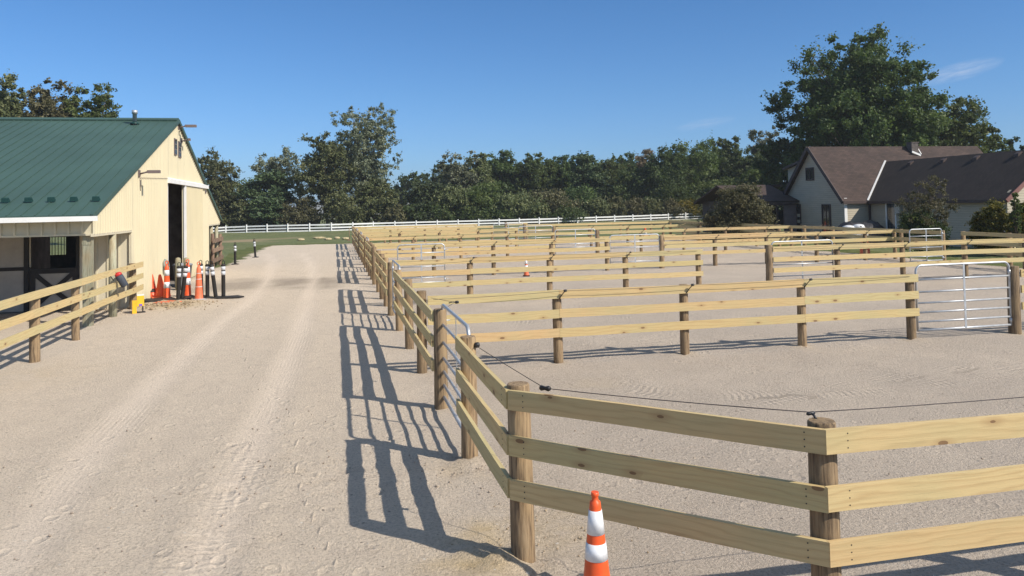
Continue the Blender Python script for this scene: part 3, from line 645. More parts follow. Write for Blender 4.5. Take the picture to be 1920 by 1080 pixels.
# ------------------------------------------------------------------ WHITE FENCE
def whitefence():
    top = [(372, 428), (430, 422.5), (540, 420.5), (640, 420), (700, 417), (850, 413.5), (1000, 410), (1200, 403.5), (1335, 398)]
    D = [90, 91, 90, 90, 92, 94, 96, 100, 103]
    P = [atd(x, y, d) for (x, y), d in zip(top, D)]
    P = [atd(150, 440, 86)]+P+[atd(1420, 395, 106), atd(1560, 392, 110)]
    P = np.array(P); s = seglen(P[:, :2]); t = np.arange(0, s[-1], 2.5)
    X = np.interp(t, s, P[:, 0]); Y = np.interp(t, s, P[:, 1]); Zt = np.interp(t, s, P[:, 2])
    for _ in range(6): Zt[1:-1] = (Zt[:-2]+Zt[1:-1]+Zt[2:])/3
    secs = [(0, 16, 'white four-rail fence along the grass, left section behind the barn'), (16, 32, 'white four-rail fence behind the far left corner of the pens, middle section'), (32, len(t), 'white four-rail fence along the hedge, right section ending at the porch shrub')]
    for a, b, lab in secs:
        b = min(b, len(t)-1); u0, n0 = X[a], Y[a]
        r = thing('rail_fence', lab, 'fence', u0, n0, 0., group='white fence sections')
        for i in range(a, b+(1 if b == len(t)-1 else 0)):
            m = MB(); g_ = Zt[i]-1.35; m.box(-.065, .065, -.065, .065, g_-.5, Zt[i]+.08)
            m.hexa([(-.08, -.08, Zt[i]+.08), (.08, -.08, Zt[i]+.08), (.08, .08, Zt[i]+.08), (-.08, .08, Zt[i]+.08), (-.01, -.01, Zt[i]+.13), (.01, -.01, Zt[i]+.13), (.01, .01, Zt[i]+.13), (-.01, .01, Zt[i]+.13)])
            o = m.build('post', 'whitefence', r); o.location = (X[i]-u0, Y[i]-n0, 0)
        for j in range(4):
            m = MB()
            for i in range(a, b): m.bar((X[i]-u0, Y[i]-n0-.0, Zt[i]-.1-j*.34), (X[i+1]-u0, Y[i+1]-n0, Zt[i+1]-.1-j*.34), .04, .16 if a < 32 else (.21 if j == 0 else .29))
            m.build('rail', 'whitefence', r)
whitefence()

# ------------------------------------------------------------------ BARN
GU_ = -5.8; RN, RZ = 31.8, 6.28; EN1, EZ1 = 20.9, 2.80; EN2, EZ2 = 43.15, 2.36; UL = -27.
def roofz(n): return EZ1+(n-EN1)*(RZ-EZ1)/(RN-EN1) if n < RN else RZ+(n-RN)*(EZ2-RZ)/(EN2-RN)
barn = thing('barn', 'cream metal horse barn with dark green roof, porch and tall sliding door', 'barn', GU_, EN1, 0.)
def B(n): return n-EN1
def gable():
    m = MB(); w = .2286; n = 21.2; x0, x1 = -.04, 0.
    def bot(a):
        if a < 24.95: return 2.28
        if a < 39.3: return 0.
        return 2.14
    edges = [21.2, 24.95, 30.05, 33.05, 39.3, 42.98, RN]
    cuts = sorted(set(edges+[21.2+.2286*i for i in range(1, 96) if min(abs(21.2+.2286*i-e) for e in edges) > .02 and 21.2+.2286*i < 42.95]))
    for a, b in zip(cuts[:-1], cuts[1:]):
        zb = bot((a+b)/2); 
        if 30.05 <= (a+b)/2 <= 33.05: zb = 3.83
        ta, tb = roofz(a)-.04, roofz(b)-.04
        m.hexa([(x0, B(a), zb), (x1, B(a), zb), (x1, B(b), zb), (x0, B(b), zb), (x0, B(a), ta), (x1, B(a), ta), (x1, B(b), tb), (x0, B(b), tb)])
        c = a
        if 30.0 < c < 33.1: zb = 3.84
        else: zb = bot(c)
        zt = roofz(c)-.07
        if zt-zb > .05:
            m.hexa([(x1, B(c)-.03, zb), (x1+.045, B(c)-.016, zb), (x1+.045, B(c)+.016, zb), (x1, B(c)+.03, zb), (x1, B(c)-.03, zt), (x1+.045, B(c)-.016, zt), (x1+.045, B(c)+.016, zt), (x1, B(c)+.03, zt)])
    return m.build('gable_wall', 'cream', barn)
gable()
# white door trim, corner trims, skirt trims
m = MB(); m.box(.001, .03, B(29.93), B(30.06), 0, 3.95); m.build('door_trim', 'white', barn)
m = MB(); m.box(-.045, .026, B(39.22), B(39.34), 0, 2.14); m.box(-.045, .026, B(39.34), B(43.02), 2.08, 2.15); m.build('corner_trim', 'creamtrim', barn)
m = MB(); m.box(-.06, .028, B(24.93), B(25.05), 0, 2.28); m.box(-.045, .026, B(21.16), B(24.93), 2.22, 2.29); m.build('corner_trim', 'creamtrim', barn)
# front recessed wall (n=26.1) with dutch door opening, panel; porch return wall at u=GU (covered above) ; back wall
def wallstrip(m, u0, u1, n, z0, z1, t=.05): m.box(u0-GU_, u1-GU_, B(n), B(n)+t, z0, z1)
m = MB()
NF = 25.0; dL = onn(57, 500, NF)[0]; dR = onn(147, 500, NF)[0]; dT = onn(100, 508, NF)[2]+.06
for a, b, z0, z1 in ((dR, -5.85, 0, 3.9), (dL, dR, 2.25, 3.9), (UL, dL, dT+.05, 3.9)): wallstrip(m, a, b, NF, z0, z1)
m.build('front_wall', 'creamtrim', barn)
m = MB(); wallstrip(m, dL-4, dL-.05, NF-.03, .05, dT, .03); wallstrip(m, dL-4, dL-.15, NF-.03, dT+.06, 2.5, .03); m.build('stall_panel', 'grey', barn)
m = MB(); wallstrip(m, dL-4, dL, NF-.06, dT-.02, dT+.08, .06); wallstrip(m, dL-.15, dL-.03, NF-.07, 0, 2.9, .07); wallstrip(m, dR-.05, dR+.03, NF-.05, 0, 2.9, .05)
m.build('black_trim', 'dark', barn)
m = MB(); u = -5.85
while u > dR+.05: m.box(u-GU_-.02, u-GU_+.02, B(NF)-.035, B(NF), 0, 2.6); u -= .3
m.build('batten', 'cream', barn)
# dutch door with X
dd = MB(); a, b = dL-GU_, dR-GU_; y = B(NF)-.02
dd.box(a+.02, b-.02, y, y+.03, .06, dT); door = dd.build('stall_door', 'grey', barn)
x = MB(); y0 = B(NF)-.06; q1 = dT-.13
x.box(a, b, y0, y0+.038, q1, dT+.02); x.box(a, b, y0, y0+.038, .02, .16); x.box(a, a+.14, y0-.003, y0+.036, .16, q1); x.box(b-.14, b, y0-.003, y0+.036, .16, q1)
x.bar((a+.12, y0+.017, q1), (b-.12, y0+.017, .16), .036, .12, (0, 0, 1)); x.bar((a+.12, y0+.013, .16), (b-.12, y0+.013, q1), .036, .12, (0, 0, 1)); x.build('door_brace', 'dark', door)
# back wall with barred openings
m = MB(); NB = 39.2
o1 = (-13.1, -11.85, .95, 1.75); o2 = (-7.7, -7.2, .35, 2.05)
us = [UL, -13.1, -11.85, -7.7, -7.2, -5.85]
for i in range(5):
    a, b = us[i], us[i+1]
    if i == 1: wallstrip(m, a, b, NB, 0, o1[2]); wallstrip(m, a, b, NB, o1[3], 4.1)
    elif i == 3: wallstrip(m, a, b, NB, 0, o2[2]); wallstrip(m, a, b, NB, o2[3], 4.1)
    else: wallstrip(m, a, b, NB, 0, 4.1)
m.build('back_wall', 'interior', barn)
m = MB()
for i in range(10): uu = o1[0]+.06+i*.125; m.box(uu-GU_-.012, uu-GU_+.012, B(NB)-.02, B(NB)+.0, o1[2], o1[3])
for i in range(3): uu = o2[0]+.12+i*.13; m.box(uu-GU_-.012, uu-GU_+.012, B(NB)-.02, B(NB)+.0, .9, 1.6)
m.build('window_bar', 'dark', barn)
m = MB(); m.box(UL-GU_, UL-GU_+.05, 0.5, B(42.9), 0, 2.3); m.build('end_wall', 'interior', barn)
m = MB(); m.box(-4.0, -3.95, B(NF)+.1, B(30.6), 0, 3.2); m.build('stall_partition', 'interior', barn)
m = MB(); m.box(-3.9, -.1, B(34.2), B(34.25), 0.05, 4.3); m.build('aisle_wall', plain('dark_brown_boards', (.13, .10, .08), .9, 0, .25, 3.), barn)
m = MB(); m.box(-4.0, -3.95, B(34.), B(NB), 0, 3.2); m.build('stall_partition', 'interior', barn)
m = MB(); m.box(UL-GU_+.1, -.06, B(NF)+.06, B(NB)-.02, .0, .05); m.build('floor', plain('barn_floor', (.22, .19, .16), .9), barn)
# roof
def slab(n0, z0, n1, z1, u0, u1, t=.05):
    m = MB(); m.hexa([(u0-GU_, B(n0), z0-t), (u1-GU_, B(n0), z0-t), (u1-GU_, B(n1), z1-t), (u0-GU_, B(n1), z1-t), (u0-GU_, B(n0), z0), (u1-GU_, B(n0), z0), (u1-GU_, B(n1), z1), (u0-GU_, B(n1), z1)], abs(u1-u0), t, 11)
    return m
URT = -5.72
m = slab(EN1-.12, roofz(EN1-.12), RN, RZ, UL-.3, URT); u = URT-.02
while u > UL:
    p0 = (u-GU_, B(EN1-.12), roofz(EN1-.12)+.012); p1 = (u-GU_, B(RN), RZ+.012); m.bar(p0, p1, .022, .016); u -= .3048
# far slope
sl = slab(RN+.001, RZ, EN2+.0, roofz(EN2+.0), UL-.3, URT); b0 = len(m.v); m.v += sl.v; m.f += [tuple(i+b0 for i in f) for f in sl.f]; m.uv += sl.uv; m.sm += sl.sm
roof = m.build('roof', 'green', barn)
m = MB(); m.bar((UL-.3-GU_, B(RN)-.12, RZ-.0), (URT-GU_, B(RN)-.12, RZ-.0), .3, .05, (0, -.3, 1)); m.bar((UL-.3-GU_, B(RN)+.14, RZ-.0), (URT-GU_+.0, B(RN)+.14, RZ-.0), .3, .05, (0, .33, 1)); m.build('ridge_cap', 'green', roof)
m = MB()
m.bar((URT-GU_+.02, B(EN1-.13), roofz(EN1-.13)-.045), (URT-GU_+.02, B(RN), RZ-.045), .05, .13, (0, -.3, 1)); m.bar((URT-GU_+.02, B(RN), RZ-.06), (URT-GU_+.02, B(EN2+.0), roofz(EN2+.0)-.045), .05, .13, (0, .3, 1)); m.build('rake_trim', 'green', roof)
m = MB(); m.box(-.06, URT-GU_-.02, 0.2, B(EN2)-.2, 2.0, 2.0001) if False else None
for k in range(16):
    uu = -5.9-.515*k; nn = 21.83; z = roofz(nn); mm = MB(); mm.hexa([(-.09, -.05, 0), (.09, -.05, 0), (.09, .05, .03), (-.09, .05, .03), (-.08, -.05, .10), (.08, -.05, .10), (.08, -.03, .12), (-.08, -.03, .12)])
    o = mm.build('snow_guard', 'greend', roof); o.location = (uu-GU_, B(nn), z+.01)
m = MB(); m.lathe([(.075, -.3), (.075, .42), (.1, .42), (.1, .55)], (-7.07-GU_, B(30.95), 5.98), 14); m.build('vent_pipe', 'galv', barn)
m = MB(); m.lathe([(.16, 0), (.12, .05), (.08, .09)], (-7.07-GU_, B(30.95), 6.02), 14); m.build('pipe_flashing', 'greend', barn)
# gutter + porch skirt
m = MB(); m.poly([(-.14, -.02), (-.14, .10), (-.12, .10), (-.12, 0), (-.03, 0), (-.03, .10), (-.01, .10), (-.01, -.02)], 0, 1, 'yz')
m.v = [((p[0]*(-5.6-UL)+UL-GU_), p[1]+B(EN1)-.05, p[2]+2.63) for p in m.v]; m.build('gutter', 'white', barn)
m = MB(); m.box(UL-GU_, -.05, B(21.2), B(21.24), 2.28, 2.78); m.box(UL-GU_, -.0, B(21.17), B(21.26), 2.25, 2.30); u = -6.05
while u > UL:
    m.hexa([(u-GU_-.035, B(21.2)-.001, 2.3), (u-GU_+.035, B(21.2)-.001, 2.3), (u-GU_+.022, B(21.2)-.055, 2.3), (u-GU_-.022, B(21.2)-.055, 2.3), (u-GU_-.035, B(21.2)-.001, 2.7), (u-GU_+.035, B(21.2)-.001, 2.7), (u-GU_+.022, B(21.2)-.055, 2.7), (u-GU_-.022, B(21.2)-.055, 2.7)]); u -= .2975
m.build('porch_skirt', 'cream', barn)
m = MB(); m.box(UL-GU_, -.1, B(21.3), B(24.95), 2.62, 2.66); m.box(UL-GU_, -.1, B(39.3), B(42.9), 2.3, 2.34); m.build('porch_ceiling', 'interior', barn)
# porch posts
for (uu, nn) in ((-5.96, 21.37), (-9.6, 21.33), (-13.3, 21.33), (-17, 21.33)):
    m = MB(); m.box(-.1, .1, -.1, .1, -.2, 2.26); m.box(-.11, .11, -.11, -.10, 2.02, 2.10); o = m.build('porch_post', 'gpost', barn); o.location = (uu-GU_, B(nn), 0)
m = MB(); m.lathe([(.105, -.2), (.1, 1), (.09, 2.26)], (0, 0, 0), 16, wob=.03); o = m.build('porch_post', 'gpost', barn); o.location = (-5.85-GU_, B(23.15), 0)
for nn in (40.9, 42.7):
    m = MB(); m.lathe([(.1, -.2), (.09, 2.4)], (0, 0, 0), 12, wob=.02); o = m.build('porch_post', 'gpost', barn); o.location = (-5.9-GU_, B(nn), 0)
# sliding door
m = MB(); a, b = 33.08, 37.35; m.box(.035, .07, B(a), B(b), .08, 3.8); c = a+.2
while c < b: m.box(.07, .096, B(c)-.014, B(c)+.014, .1, 3.78); c += .23
sd = m.build('sliding_door', 'cream', barn)
m = MB(); m.box(.03, .1, B(33.02), B(33.2), .05, 3.82); m.build('door_edge', 'white', sd)
m = MB(); m.box(.03, .13, B(29.9), B(38.75), 3.82, 3.97); m.hexa([(.0, B(29.9), 3.97), (.13, B(29.9), 3.97), (.13, B(38.75), 3.97), (0, B(38.75), 3.97), (.0, B(29.9), 4.03), (.02, B(29.9), 4.03), (.02, B(38.75), 4.03), (0, B(38.75), 4.03)]); m.build('door_track', 'white', barn)
m = MB(); m.box(.0, .06, B(38.2), B(38.5), 3.6, 3.72); m.build('outlet_box', 'lamp', barn)
# gable shutters
for (a, b) in ((31.08, 31.62), (31.9, 32.45)):
    z0 = 4.9 if a < 31.5 else 4.86
    m = MB(); m.box(.02, .06, B(a), B(b), z0, z0+.62); w_ = m.build('window', 'lamp', barn); 
    m = MB()
    for i in range(3):
        for j in range(2): m.box(.055, .064, B(a)+.07+j*.22, B(a)+.07+j*.22+.17, z0+.05+i*.19, z0+.05+i*.19+.15)
    m.build('pane', 'glass', w_)
# floodlights
def lamp(n, z, l=.35):
    m = MB(); m.box(.02, .06, B(n)-.08, B(n)+.08, z-.1, z+.1); m.tube([(.05, B(n), z-.02), (.3, B(n), z+.05)], .025, 8); m.box(.28, .28+l, B(n)-.1, B(n)+.1, z, z+.09); return m.build('floodlight', 'lamp', barn)
lamp(25.75, 3.98); lamp(32.0, 6.02, .4); lamp(32.6, 5.55, .08)
m = MB(); m.tube([(.05, B(25.75), 3.9), (.05, B(25.85), 3.45)], .012, 6); m.tube([(.04, B(25.9), 3.85), (.04, B(30.0), 3.98)], .008, 6); m.build('conduit', 'lamp', barn)

# ------------------------------------------------------------------ CONES, POSTS, SMALL THINGS AT THE BARN
def striped_cone(label, u, n, h=.91, rb=.155, rt=.03, bands=((.36, .56), (.62, .80)), base=.37, mat='orange', z=0., group=None, rot=0., colr='refl'):
    c = thing('traffic_cone', label, 'traffic cone', u, n, z, rot, group)
    rr = lambda k: rb+(rt-rb)*k
    m = MB(); z0 = .04; H_ = h-z0
    m.lathe([(rr(0)*1.12, z0), (rr(0), z0+.03)]+[(rr(k), z0+H_*k) for k in (.1, .3, .5, .7, .9)]+[(rr(.93), z0+H_*.93), (rr(.93)*.62, z0+H_*.94), (rr(.93)*.62, z0+H_*.97), (rr(.93)*.75, z0+H_*.975), (rr(.93)*.7, h)], (0, 0, 0), 28); m.build('cone_body', mat, c)
    for a, b in bands:
        m = MB(); m.lathe([(rr(a)+.003, z0+H_*a), (rr(b)+.003, z0+H_*b)], (0, 0, 0), 28); m.build('reflective_band', colr, c)
    m = MB(); m.poly([(-base/2+.03, -base/2), (base/2-.03, -base/2), (base/2, -base/2+.03), (base/2, base/2-.03), (base/2-.03, base/2), (-base/2+.03, base/2), (-base/2, base/2-.03), (-base/2, -base/2+.03)], 0, .04, 'xy'); m.build('cone_base', 'rubber' if mat != 'orange' or h < .85 else 'rubber', c)
    return c
striped_cone('orange traffic cone with two white bands in the foreground before the fence corner', 1.64, 4.96, h=.915, rb=.122, rt=.028, bands=((.515, .635), (.70, .87)))
fc = atz(987, 518); striped_cone('small orange and white cone standing far off in the second pen', fc[0], fc[1], h=.68, rb=.10, bands=((.35, .6), (.68, .9)), base=.24, mat='orangef')
# two plain orange cones on the dirt, on a warped black base
pl = atz(300, 566)
def plain_cone(label, px, leany, dz=.08):
    p = atz(px, 562); c = thing('traffic_cone', label, 'traffic cone', p[0], p[1]+.35, dz, group='plain orange cones by the barn wall', tilt=(0, leany, 0))
    m = MB(); m.lathe([(.205, 0), (.185, .04), (.12, .3), (.05, .64), (.04, .68), (.028, .70)], (0, 0, 0), 24); m.build('cone_body', 'orange', c)
    m = MB(); m.poly([(-.24, -.2), (.24, -.24), (.25, .22), (-.22, .24)], -.03, .012, 'xy'); m.build('cone_base', 'orangef', c)
    return c
c1 = plain_cone('plain orange cone with a dark patch, leftmost by the barn wall', 280, .0)
m = MB(); m.lathe([(.1605, .14), (.1325, .26)], (0, 0, 0), 24); m.v = [v for v in m.v]; 
mm = MB(); 
for i in range(9):
    a0 = -2.25+i*.17; a1 = a0+.17
    mm.hexa([(.166*math.cos(a0), .166*math.sin(a0), .13), (.166*math.cos(a1), .166*math.sin(a1), .13), (.160*math.cos(a1), .160*math.sin(a1), .13), (.160*math.cos(a0), .160*math.sin(a0), .13), (.139*math.cos(a0), .139*math.sin(a0), .25), (.139*math.cos(a1), .139*math.sin(a1), .25), (.133*math.cos(a1), .133*math.sin(a1), .25), (.133*math.cos(a0), .133*math.sin(a0), .25)])
mm.build('dark_patch', 'rubber', c1)
plain_cone('plain orange cone leaning slightly, right of the one with a dark patch', 298, -.06)
def slabobj(name, label, cat, u, n, pts, h, mat, z=None, group=None, rot=0.):
    m = MB(); m.poly(pts, 0, h, 'xy'); m.v = [(v[0], v[1], v[2]+.02*math.sin(v[0]*9)+.015*math.cos(v[1]*7)) for v in m.v]; return single(m.build(name, mat), label, cat, u, n, z, rot, group)
q = atz(300, 566); slabobj('rubber_base', 'warped black rubber base lying under the two plain orange cones', 'cone base', q[0], q[1]+.05, [(-.5, -.25), (-.2, -.33), (.4, -.3), (.62, -.1), (.5, .2), (0, .3), (-.45, .2)], .05, 'rubber', .03)
q = atz(313, 572); slabobj('rubber_base', 'flat orange base lying on the dirt before the cones', 'cone base', q[0], q[1], [(-.35, -.15), (.2, -.2), (.42, 0), (.1, .15), (-.3, .12)], .04, 'orangef', .06)
# grabber tubes
def grabber(label, px, py, bands, mat='orange', h=1.22, lean=0., base='rubber', rb=.115, rt=.065, bmat='refl'):
    p = atz(px, py); c = thing('channelizer_cone', label, 'traffic cone', p[0], p[1], None, 0, 'tall looped channelizer cones', tilt=(0, lean, 0))
    rr = lambda z: rb+(rt-rb)*z/(h-.2)
    m = MB(); m.lathe([(rr(0)*1.1, .03)]+[(rr(z), z) for z in (.06, .4, .7, h-.2)]+[(rt*.8, h-.17), (.035, h-.15), (.035, h-.1)], (0, 0, 0), 22)
    P = [(.045*math.sin(t)*1., 0, h-.055+.055*-math.cos(t)) for t in np.linspace(0, 2*math.pi, 13)]; m.tube(P, .014, 8); m.build('cone_body', mat, c)
    for a, b in bands: m = MB(); m.lathe([(rr(a)+.003, a), (rr(b)+.003, b)], (0, 0, 0), 22); m.build('reflective_band', bmat, c)
    m = MB(); m.lathe([(.24, 0), (.24, .03), (.15, .06)], (0, 0, 0), 8, smooth=False); m.build('cone_base', base, c); return c
grabber('tall orange and white banded looped cone, nearest the barn wall', 313, 561, ((.36, .55), (.75, .93)))
grabber('tall orange and white banded looped cone between black delineators and sliding door', 352, 557, ((.4, .62), (.80, .98)))
grabber('tall faded all-orange looped cone without white bands', 373, 563, ((.42, .435), (.66, .675), (.84, .855)), 'orangef', 1.2, 0, plain('grey_base', (.35, .33, .31), .8), .13, .065)
def delin(label, px, py, lean=0., leany=0., h=1.2, base=True, r=.062, grp='black delineator posts by the barn'):
    p = atz(px, py); c = thing('delineator_post', label, 'delineator', p[0], p[1], None, 0, grp, tilt=(leany, lean, 0))
    m = MB(); m.lathe([(r*1.05, .03), (r, .1), (r, h-.18), (r*1.12, h-.17), (r*1.12, h-.13), (r*.5, h-.11)], (0, 0, 0), 18)
    P = [(-.035, 0, h-.12), (-.04, 0, h-.03), (0, 0, h), (.04, 0, h-.03), (.035, 0, h-.12)]; m.tube(P, .013, 8); m.build('post_tube', 'dark', c)
    for a, b in ((h-.46, h-.34), (h-.31, h-.19)): m = MB(); m.lathe([(r+.004, a), (r+.004, b)], (0, 0, 0), 18); m.build('reflective_band', 'silver', c)
    if base: m = MB(); m.lathe([(.2, 0), (.2, .035), (.1, .055)], (0, 0, 0), 8, smooth=False); m.build('post_base', 'rubber', c)
    return c
delin('black delineator standing upright, leftmost of the black ones by the barn', 334, 564, .03, .0)
delin('black delineator leaning right, against the leftmost upright one', 341, 563, .12)
delin('black delineator half hidden behind the faded orange cone', 378, 557, -.02)
delin('black delineator upright, left of the one leaning hard left', 389, 559, .0)
delin('black delineator leaning hard left at its top', 405, 559, -.12)
delin('black delineator standing apart, rightmost of the cluster by the barn', 419, 559, .0)
delin('far black delineator at the edge of the grass, nearer of two', 441, 496, .0, grp='far delineators by the grass', h=1.15)
delin('far black delineator leaning left by the grass, farther of two', 479, 483, -.06, grp='far delineators by the grass', h=1.12)
q = atz(432, 559); slabobj('rubber_base', 'flat black rubber base lying right of the delineators', 'cone base', q[0], q[1], [(-.4, -.18), (.3, -.2), (.42, .0), (.2, .2), (-.4, .16)], .045, 'rubber')
q = atz(365, 560); slabobj('rubber_base', 'flat black rubber base lying between the looped cones', 'cone base', q[0], q[1], [(-.3, -.2), (.3, -.2), (.3, .15), (-.3, .2)], .045, 'rubber')
# hose coil and bucket at the barn door
m = MB()
for k in range(4): m.tube([(.03*k, (.2+.012*k)*math.cos(t), .2*math.sin(t)*(1+.05*k)-.03*k) for t in np.linspace(0, 2*math.pi, 25)], .016, 7)
single(m.build('hose_coil', plain('grey_hose', (.30, .33, .28), .6)), 'coiled garden hose hung on the barn wall left of the doorway', 'hose', -5.74, 29.3, .95)
p = atz(327, 540); c = thing('trash_bin', 'grey round bin standing in front of the barn door opening', 'bin', p[0]+.25, p[1]+.2)
m = MB(); m.lathe([(.24, 0), (.27, .1), (.33, .8), (.35, .8), (.35, .84)], (0, 0, 0), 22); m.build('bin_body', plain('grey_bin', (.20, .21, .23), .5), c)
m = MB(); m.lathe([(.34, .841), (.3, .87), (.1, .89)], (0, 0, 0), 22); m.build('bin_lid', plain('grey_lid', (.3, .31, .33), .5), c)
# two round wooden bollards at the door
for i, (px, lab) in enumerate(((331, 'short grey round post left of the open barn doorway'), (347, 'short grey round post right of the open barn doorway'))):
    p = atz(px, 545); m = MB(); m.lathe([(.1, -.1), (.1, 1.05), (.085, 1.12), (.04, 1.15)], (0, 0, 0), 16); single(m.build('bollard', 'gpost'), lab, 'bollard', p[0], p[1]+.3, group='short posts at the barn door')
# yellow fence energiser box
c = thing('yellow_box', 'yellow folding box standing on the gravel at the barn corner', 'box', -5.4, 23.7, 0., .3); c.scale = (.8, .8, .85)
m = MB(); m.box(-.12, .02, -.1, .02, 0, .42); m.build('side_panel', 'yellow', c); m = MB(); m.box(.03, .26, -.02, .08, .22, .56); m.build('back_panel', 'yellow', c)
m = MB(); m.box(.1, .2, -.03, -.021, .23, .29); m.build('label', 'purple', c); m = MB(); m.box(.03, .26, -.021, .081, .561, .60); m.build('top_edge', 'bag', c)
m = MB(); m.box(.0, .3, -.06, .1, 0, .04); m.box(.2, .24, -.02, .04, .04, .22); m.build('foot', 'rubber', c)
# red and black bag on left fence
bq = onu(223, 517, -5.40)
c = thing('tool_bag', 'red-topped dark bag hanging slanted from the left fence rail', 'bag', -5.40, bq[1], bq[2], 0, tilt=(0, -.5, 0)); c.scale = (.78, .78, .78)
m = MB(); m.lathe([(.1, -.40), (.12, -.38), (.125, -.05), (.11, 0)], (0, 0, 0), 16); m.v = [(v[0], v[1]*.8, v[2]) for v in m.v]; m.build('bag_body', 'navy', c)
m = MB(); m.lathe([(.112, .001), (.118, .05), (.09, .1), (.03, .12)], (0, 0, 0), 16); m.v = [(v[0]*1., v[1]*.8, v[2]) for v in m.v]; m.build('bag_top', 'red', c)
m = MB(); m.tube([(0, 0, .1), (-.1, .0, .2), (-.22, -.05, .12), (-.2, -.05, -.05)], .015, 6); m.build('strap', 'dark', c)
# dirt clods (uncountable)
def clods(name, cx, cy, su, sn, cnt, rmin, rmax, mat, seed):
    rs = np.random.RandomState(seed); m = MB(); c = atz(cx, cy)
    for _ in range(cnt):
        du, dn = rs.randn()*su, rs.randn()*sn; r = rmin+(rmax-rmin)*rs.rand()**2.5
        hz = 0.10*math.exp(-(du/.95)**2-(dn/1.1)**2) if name == 'dirt_clods' else .0
        m.lathe([(r*.6, -r*.4), (r, 0), (r*.7, r*.5), (r*.2, r*.75)], (du, dn, hz), 6, axis=(rs.randn()*.4, rs.randn()*.4, 1), smooth=False, wob=.12)
    o = m.build(name, mat); o.location = W(c[0], c[1], .01); o.rotation_euler = (0, 0, TH); tag(o, kind='stuff')
M['clod'] = plain('tan_clods', (.36, .275, .18), .95, 0, .25, 12.); M['stone'] = plain('grey_pebbles', (.36, .295, .23), .95, 0, .25, 12.)
clods('dirt_clods', 322, 574, .65, .55, 300, .012, .05, 'clod', 3)
clods('straw_coloured_clods', 955, 1010, .4, .35, 220, .003, .012, 'clod', 4)
clods('loose_stones', 880, 880, .35, .3, 150, .004, .016, 'stone', 5)
clods('loose_pebbles', 1300, 860, 1.8, .9, 260, .003, .016, 'stone', 6)
clods('scattered_pebbles', 420, 900, 1.4, 1.6, 320, .003, .016, 'stone', 8)
# pale slabs on the grass left of the pens
for i, (px, py, l) in enumerate(((564, 452, .9), (598, 449, 1.5), (615, 451, .9), (632, 449, .7), (648, 450, .9))):
    p = atz(px, py); m = MB(); m.lathe([(.06, 0), (.16, .05), (.17, .14), (.08, .2)], (0, 0, 0), 9, wob=.1, smooth=False); m.v = [(v[0]*l*2.2, v[1], v[2]) for v in m.v]
    single(m.build('pale_stone', 'straw'), ['pale flat lump at the left end of the row on the grass', 'longest pale lump in the row on the grass', 'pale lump just right of the longest one on the grass', 'smallest pale lump in the row on the grass', 'pale lump on the grass nearest the pen corner'][i], 'stone', p[0], p[1], group='pale lumps on the grass')
p = atz(655, 452); m = MB(); m.tube([(0, 0, 0), (0, 0, 1.1)], .03, 6); m.box(-.15, .1, -.05, .05, 0, .12); single(m.build('marker_stake', 'brown'), 'thin brown stake on the grass by the far pen corner', 'stake', p[0], p[1])
# red things in far pens
p = atz(1622, 478); striped_cone('faded red barrel-like cone behind the second cross fence below the tarp', p[0], p[1], h=.7, rb=.24, rt=.2, bands=(), mat='orangef', base=.5)
for px, py, lab in ((1210, 446, 'tiny orange cone far off on the green strip, left of two'), (1325, 441, 'tiny orange cone far off on the green strip, right of two')):
    p = atz(px, py); striped_cone(lab, min(p[0], 60), p[1], h=.9, rb=.2, rt=.05, bands=((.3, .6),))

# ------------------------------------------------------------------ HOUSE
HU = 31.7; HN = onu(1583, 369.5, HU)[1]; pk = onu(1520, 275, HU); HZ = 2.8; PZ = pk[2]; PN = pk[1]; HN2 = PN+(PN-HN)
house = thing('house', 'cream sided farmhouse with steep brown shingle roof and long dark-roofed wing', 'house', HU, HN, 0.)
def Hl(u, n): return (u-HU, n-HN)
HL = onn(1832, 272, PN)[0]; 
slope = (PZ-HZ)/(PN-HN)
m = MB(); Wd = HN2-HN
m.poly([(0, -.1), (Wd, -.1), (Wd, HZ), (Wd/2, PZ-.05), (0, HZ)], 0, .15, 'yz'); m.poly([(0, -.1), (Wd, -.1), (Wd, HZ), (Wd/2, PZ-.05), (0, HZ)], HL-HU-.3, HL-HU-.15, 'yz')
m.box(.15, HL-HU-.3, 0.001, .15, -.1, HZ); m.box(.15, HL-HU-.3, Wd-.15, Wd-.001, -.1, HZ); m.build('wall', 'hsiding', house)
def roofquad(m, a, b, c, d, t=.14):
    P = [Vector(x) for x in (a, b, c, d)]; nrm = (P[1]-P[0]).cross(P[3]-P[0]).normalized()
    if nrm.z < 0: nrm = -nrm
    i = len(m.v); m.v += [tuple(p) for p in P]+[tuple(p-nrm*t) for p in P]
    l = (P[1]-P[0]).length; h = (P[3]-P[0]).length; ex = (P[1]-P[0]).normalized(); ey = nrm.cross(ex); uv = [((p-P[0]).dot(ex), (p-P[0]).dot(ey)) for p in P]
    m.face((i, i+1, i+2, i+3), uv); m.face((i+7, i+6, i+5, i+4), uv[::-1])
    for k in range(4): j = (k+1) % 4; m.face((i+k, i+4+k, i+4+j, i+j), [uv[k], uv[k], uv[j], uv[j]])
ov = .25; e = -.2
m = MB(); x1 = HL-HU
roofquad(m, (-ov, e, HZ+e*slope), (x1, e, HZ+e*slope), (x1-.0, Wd/2, PZ), (-ov, Wd/2, PZ)); roofquad(m, (x1, Wd-e, HZ+e*slope), (-ov, Wd-e, HZ+e*slope), (-ov, Wd/2+.002, PZ), (x1, Wd/2+.002, PZ))
hr = m.build('roof', 'hroof', house)
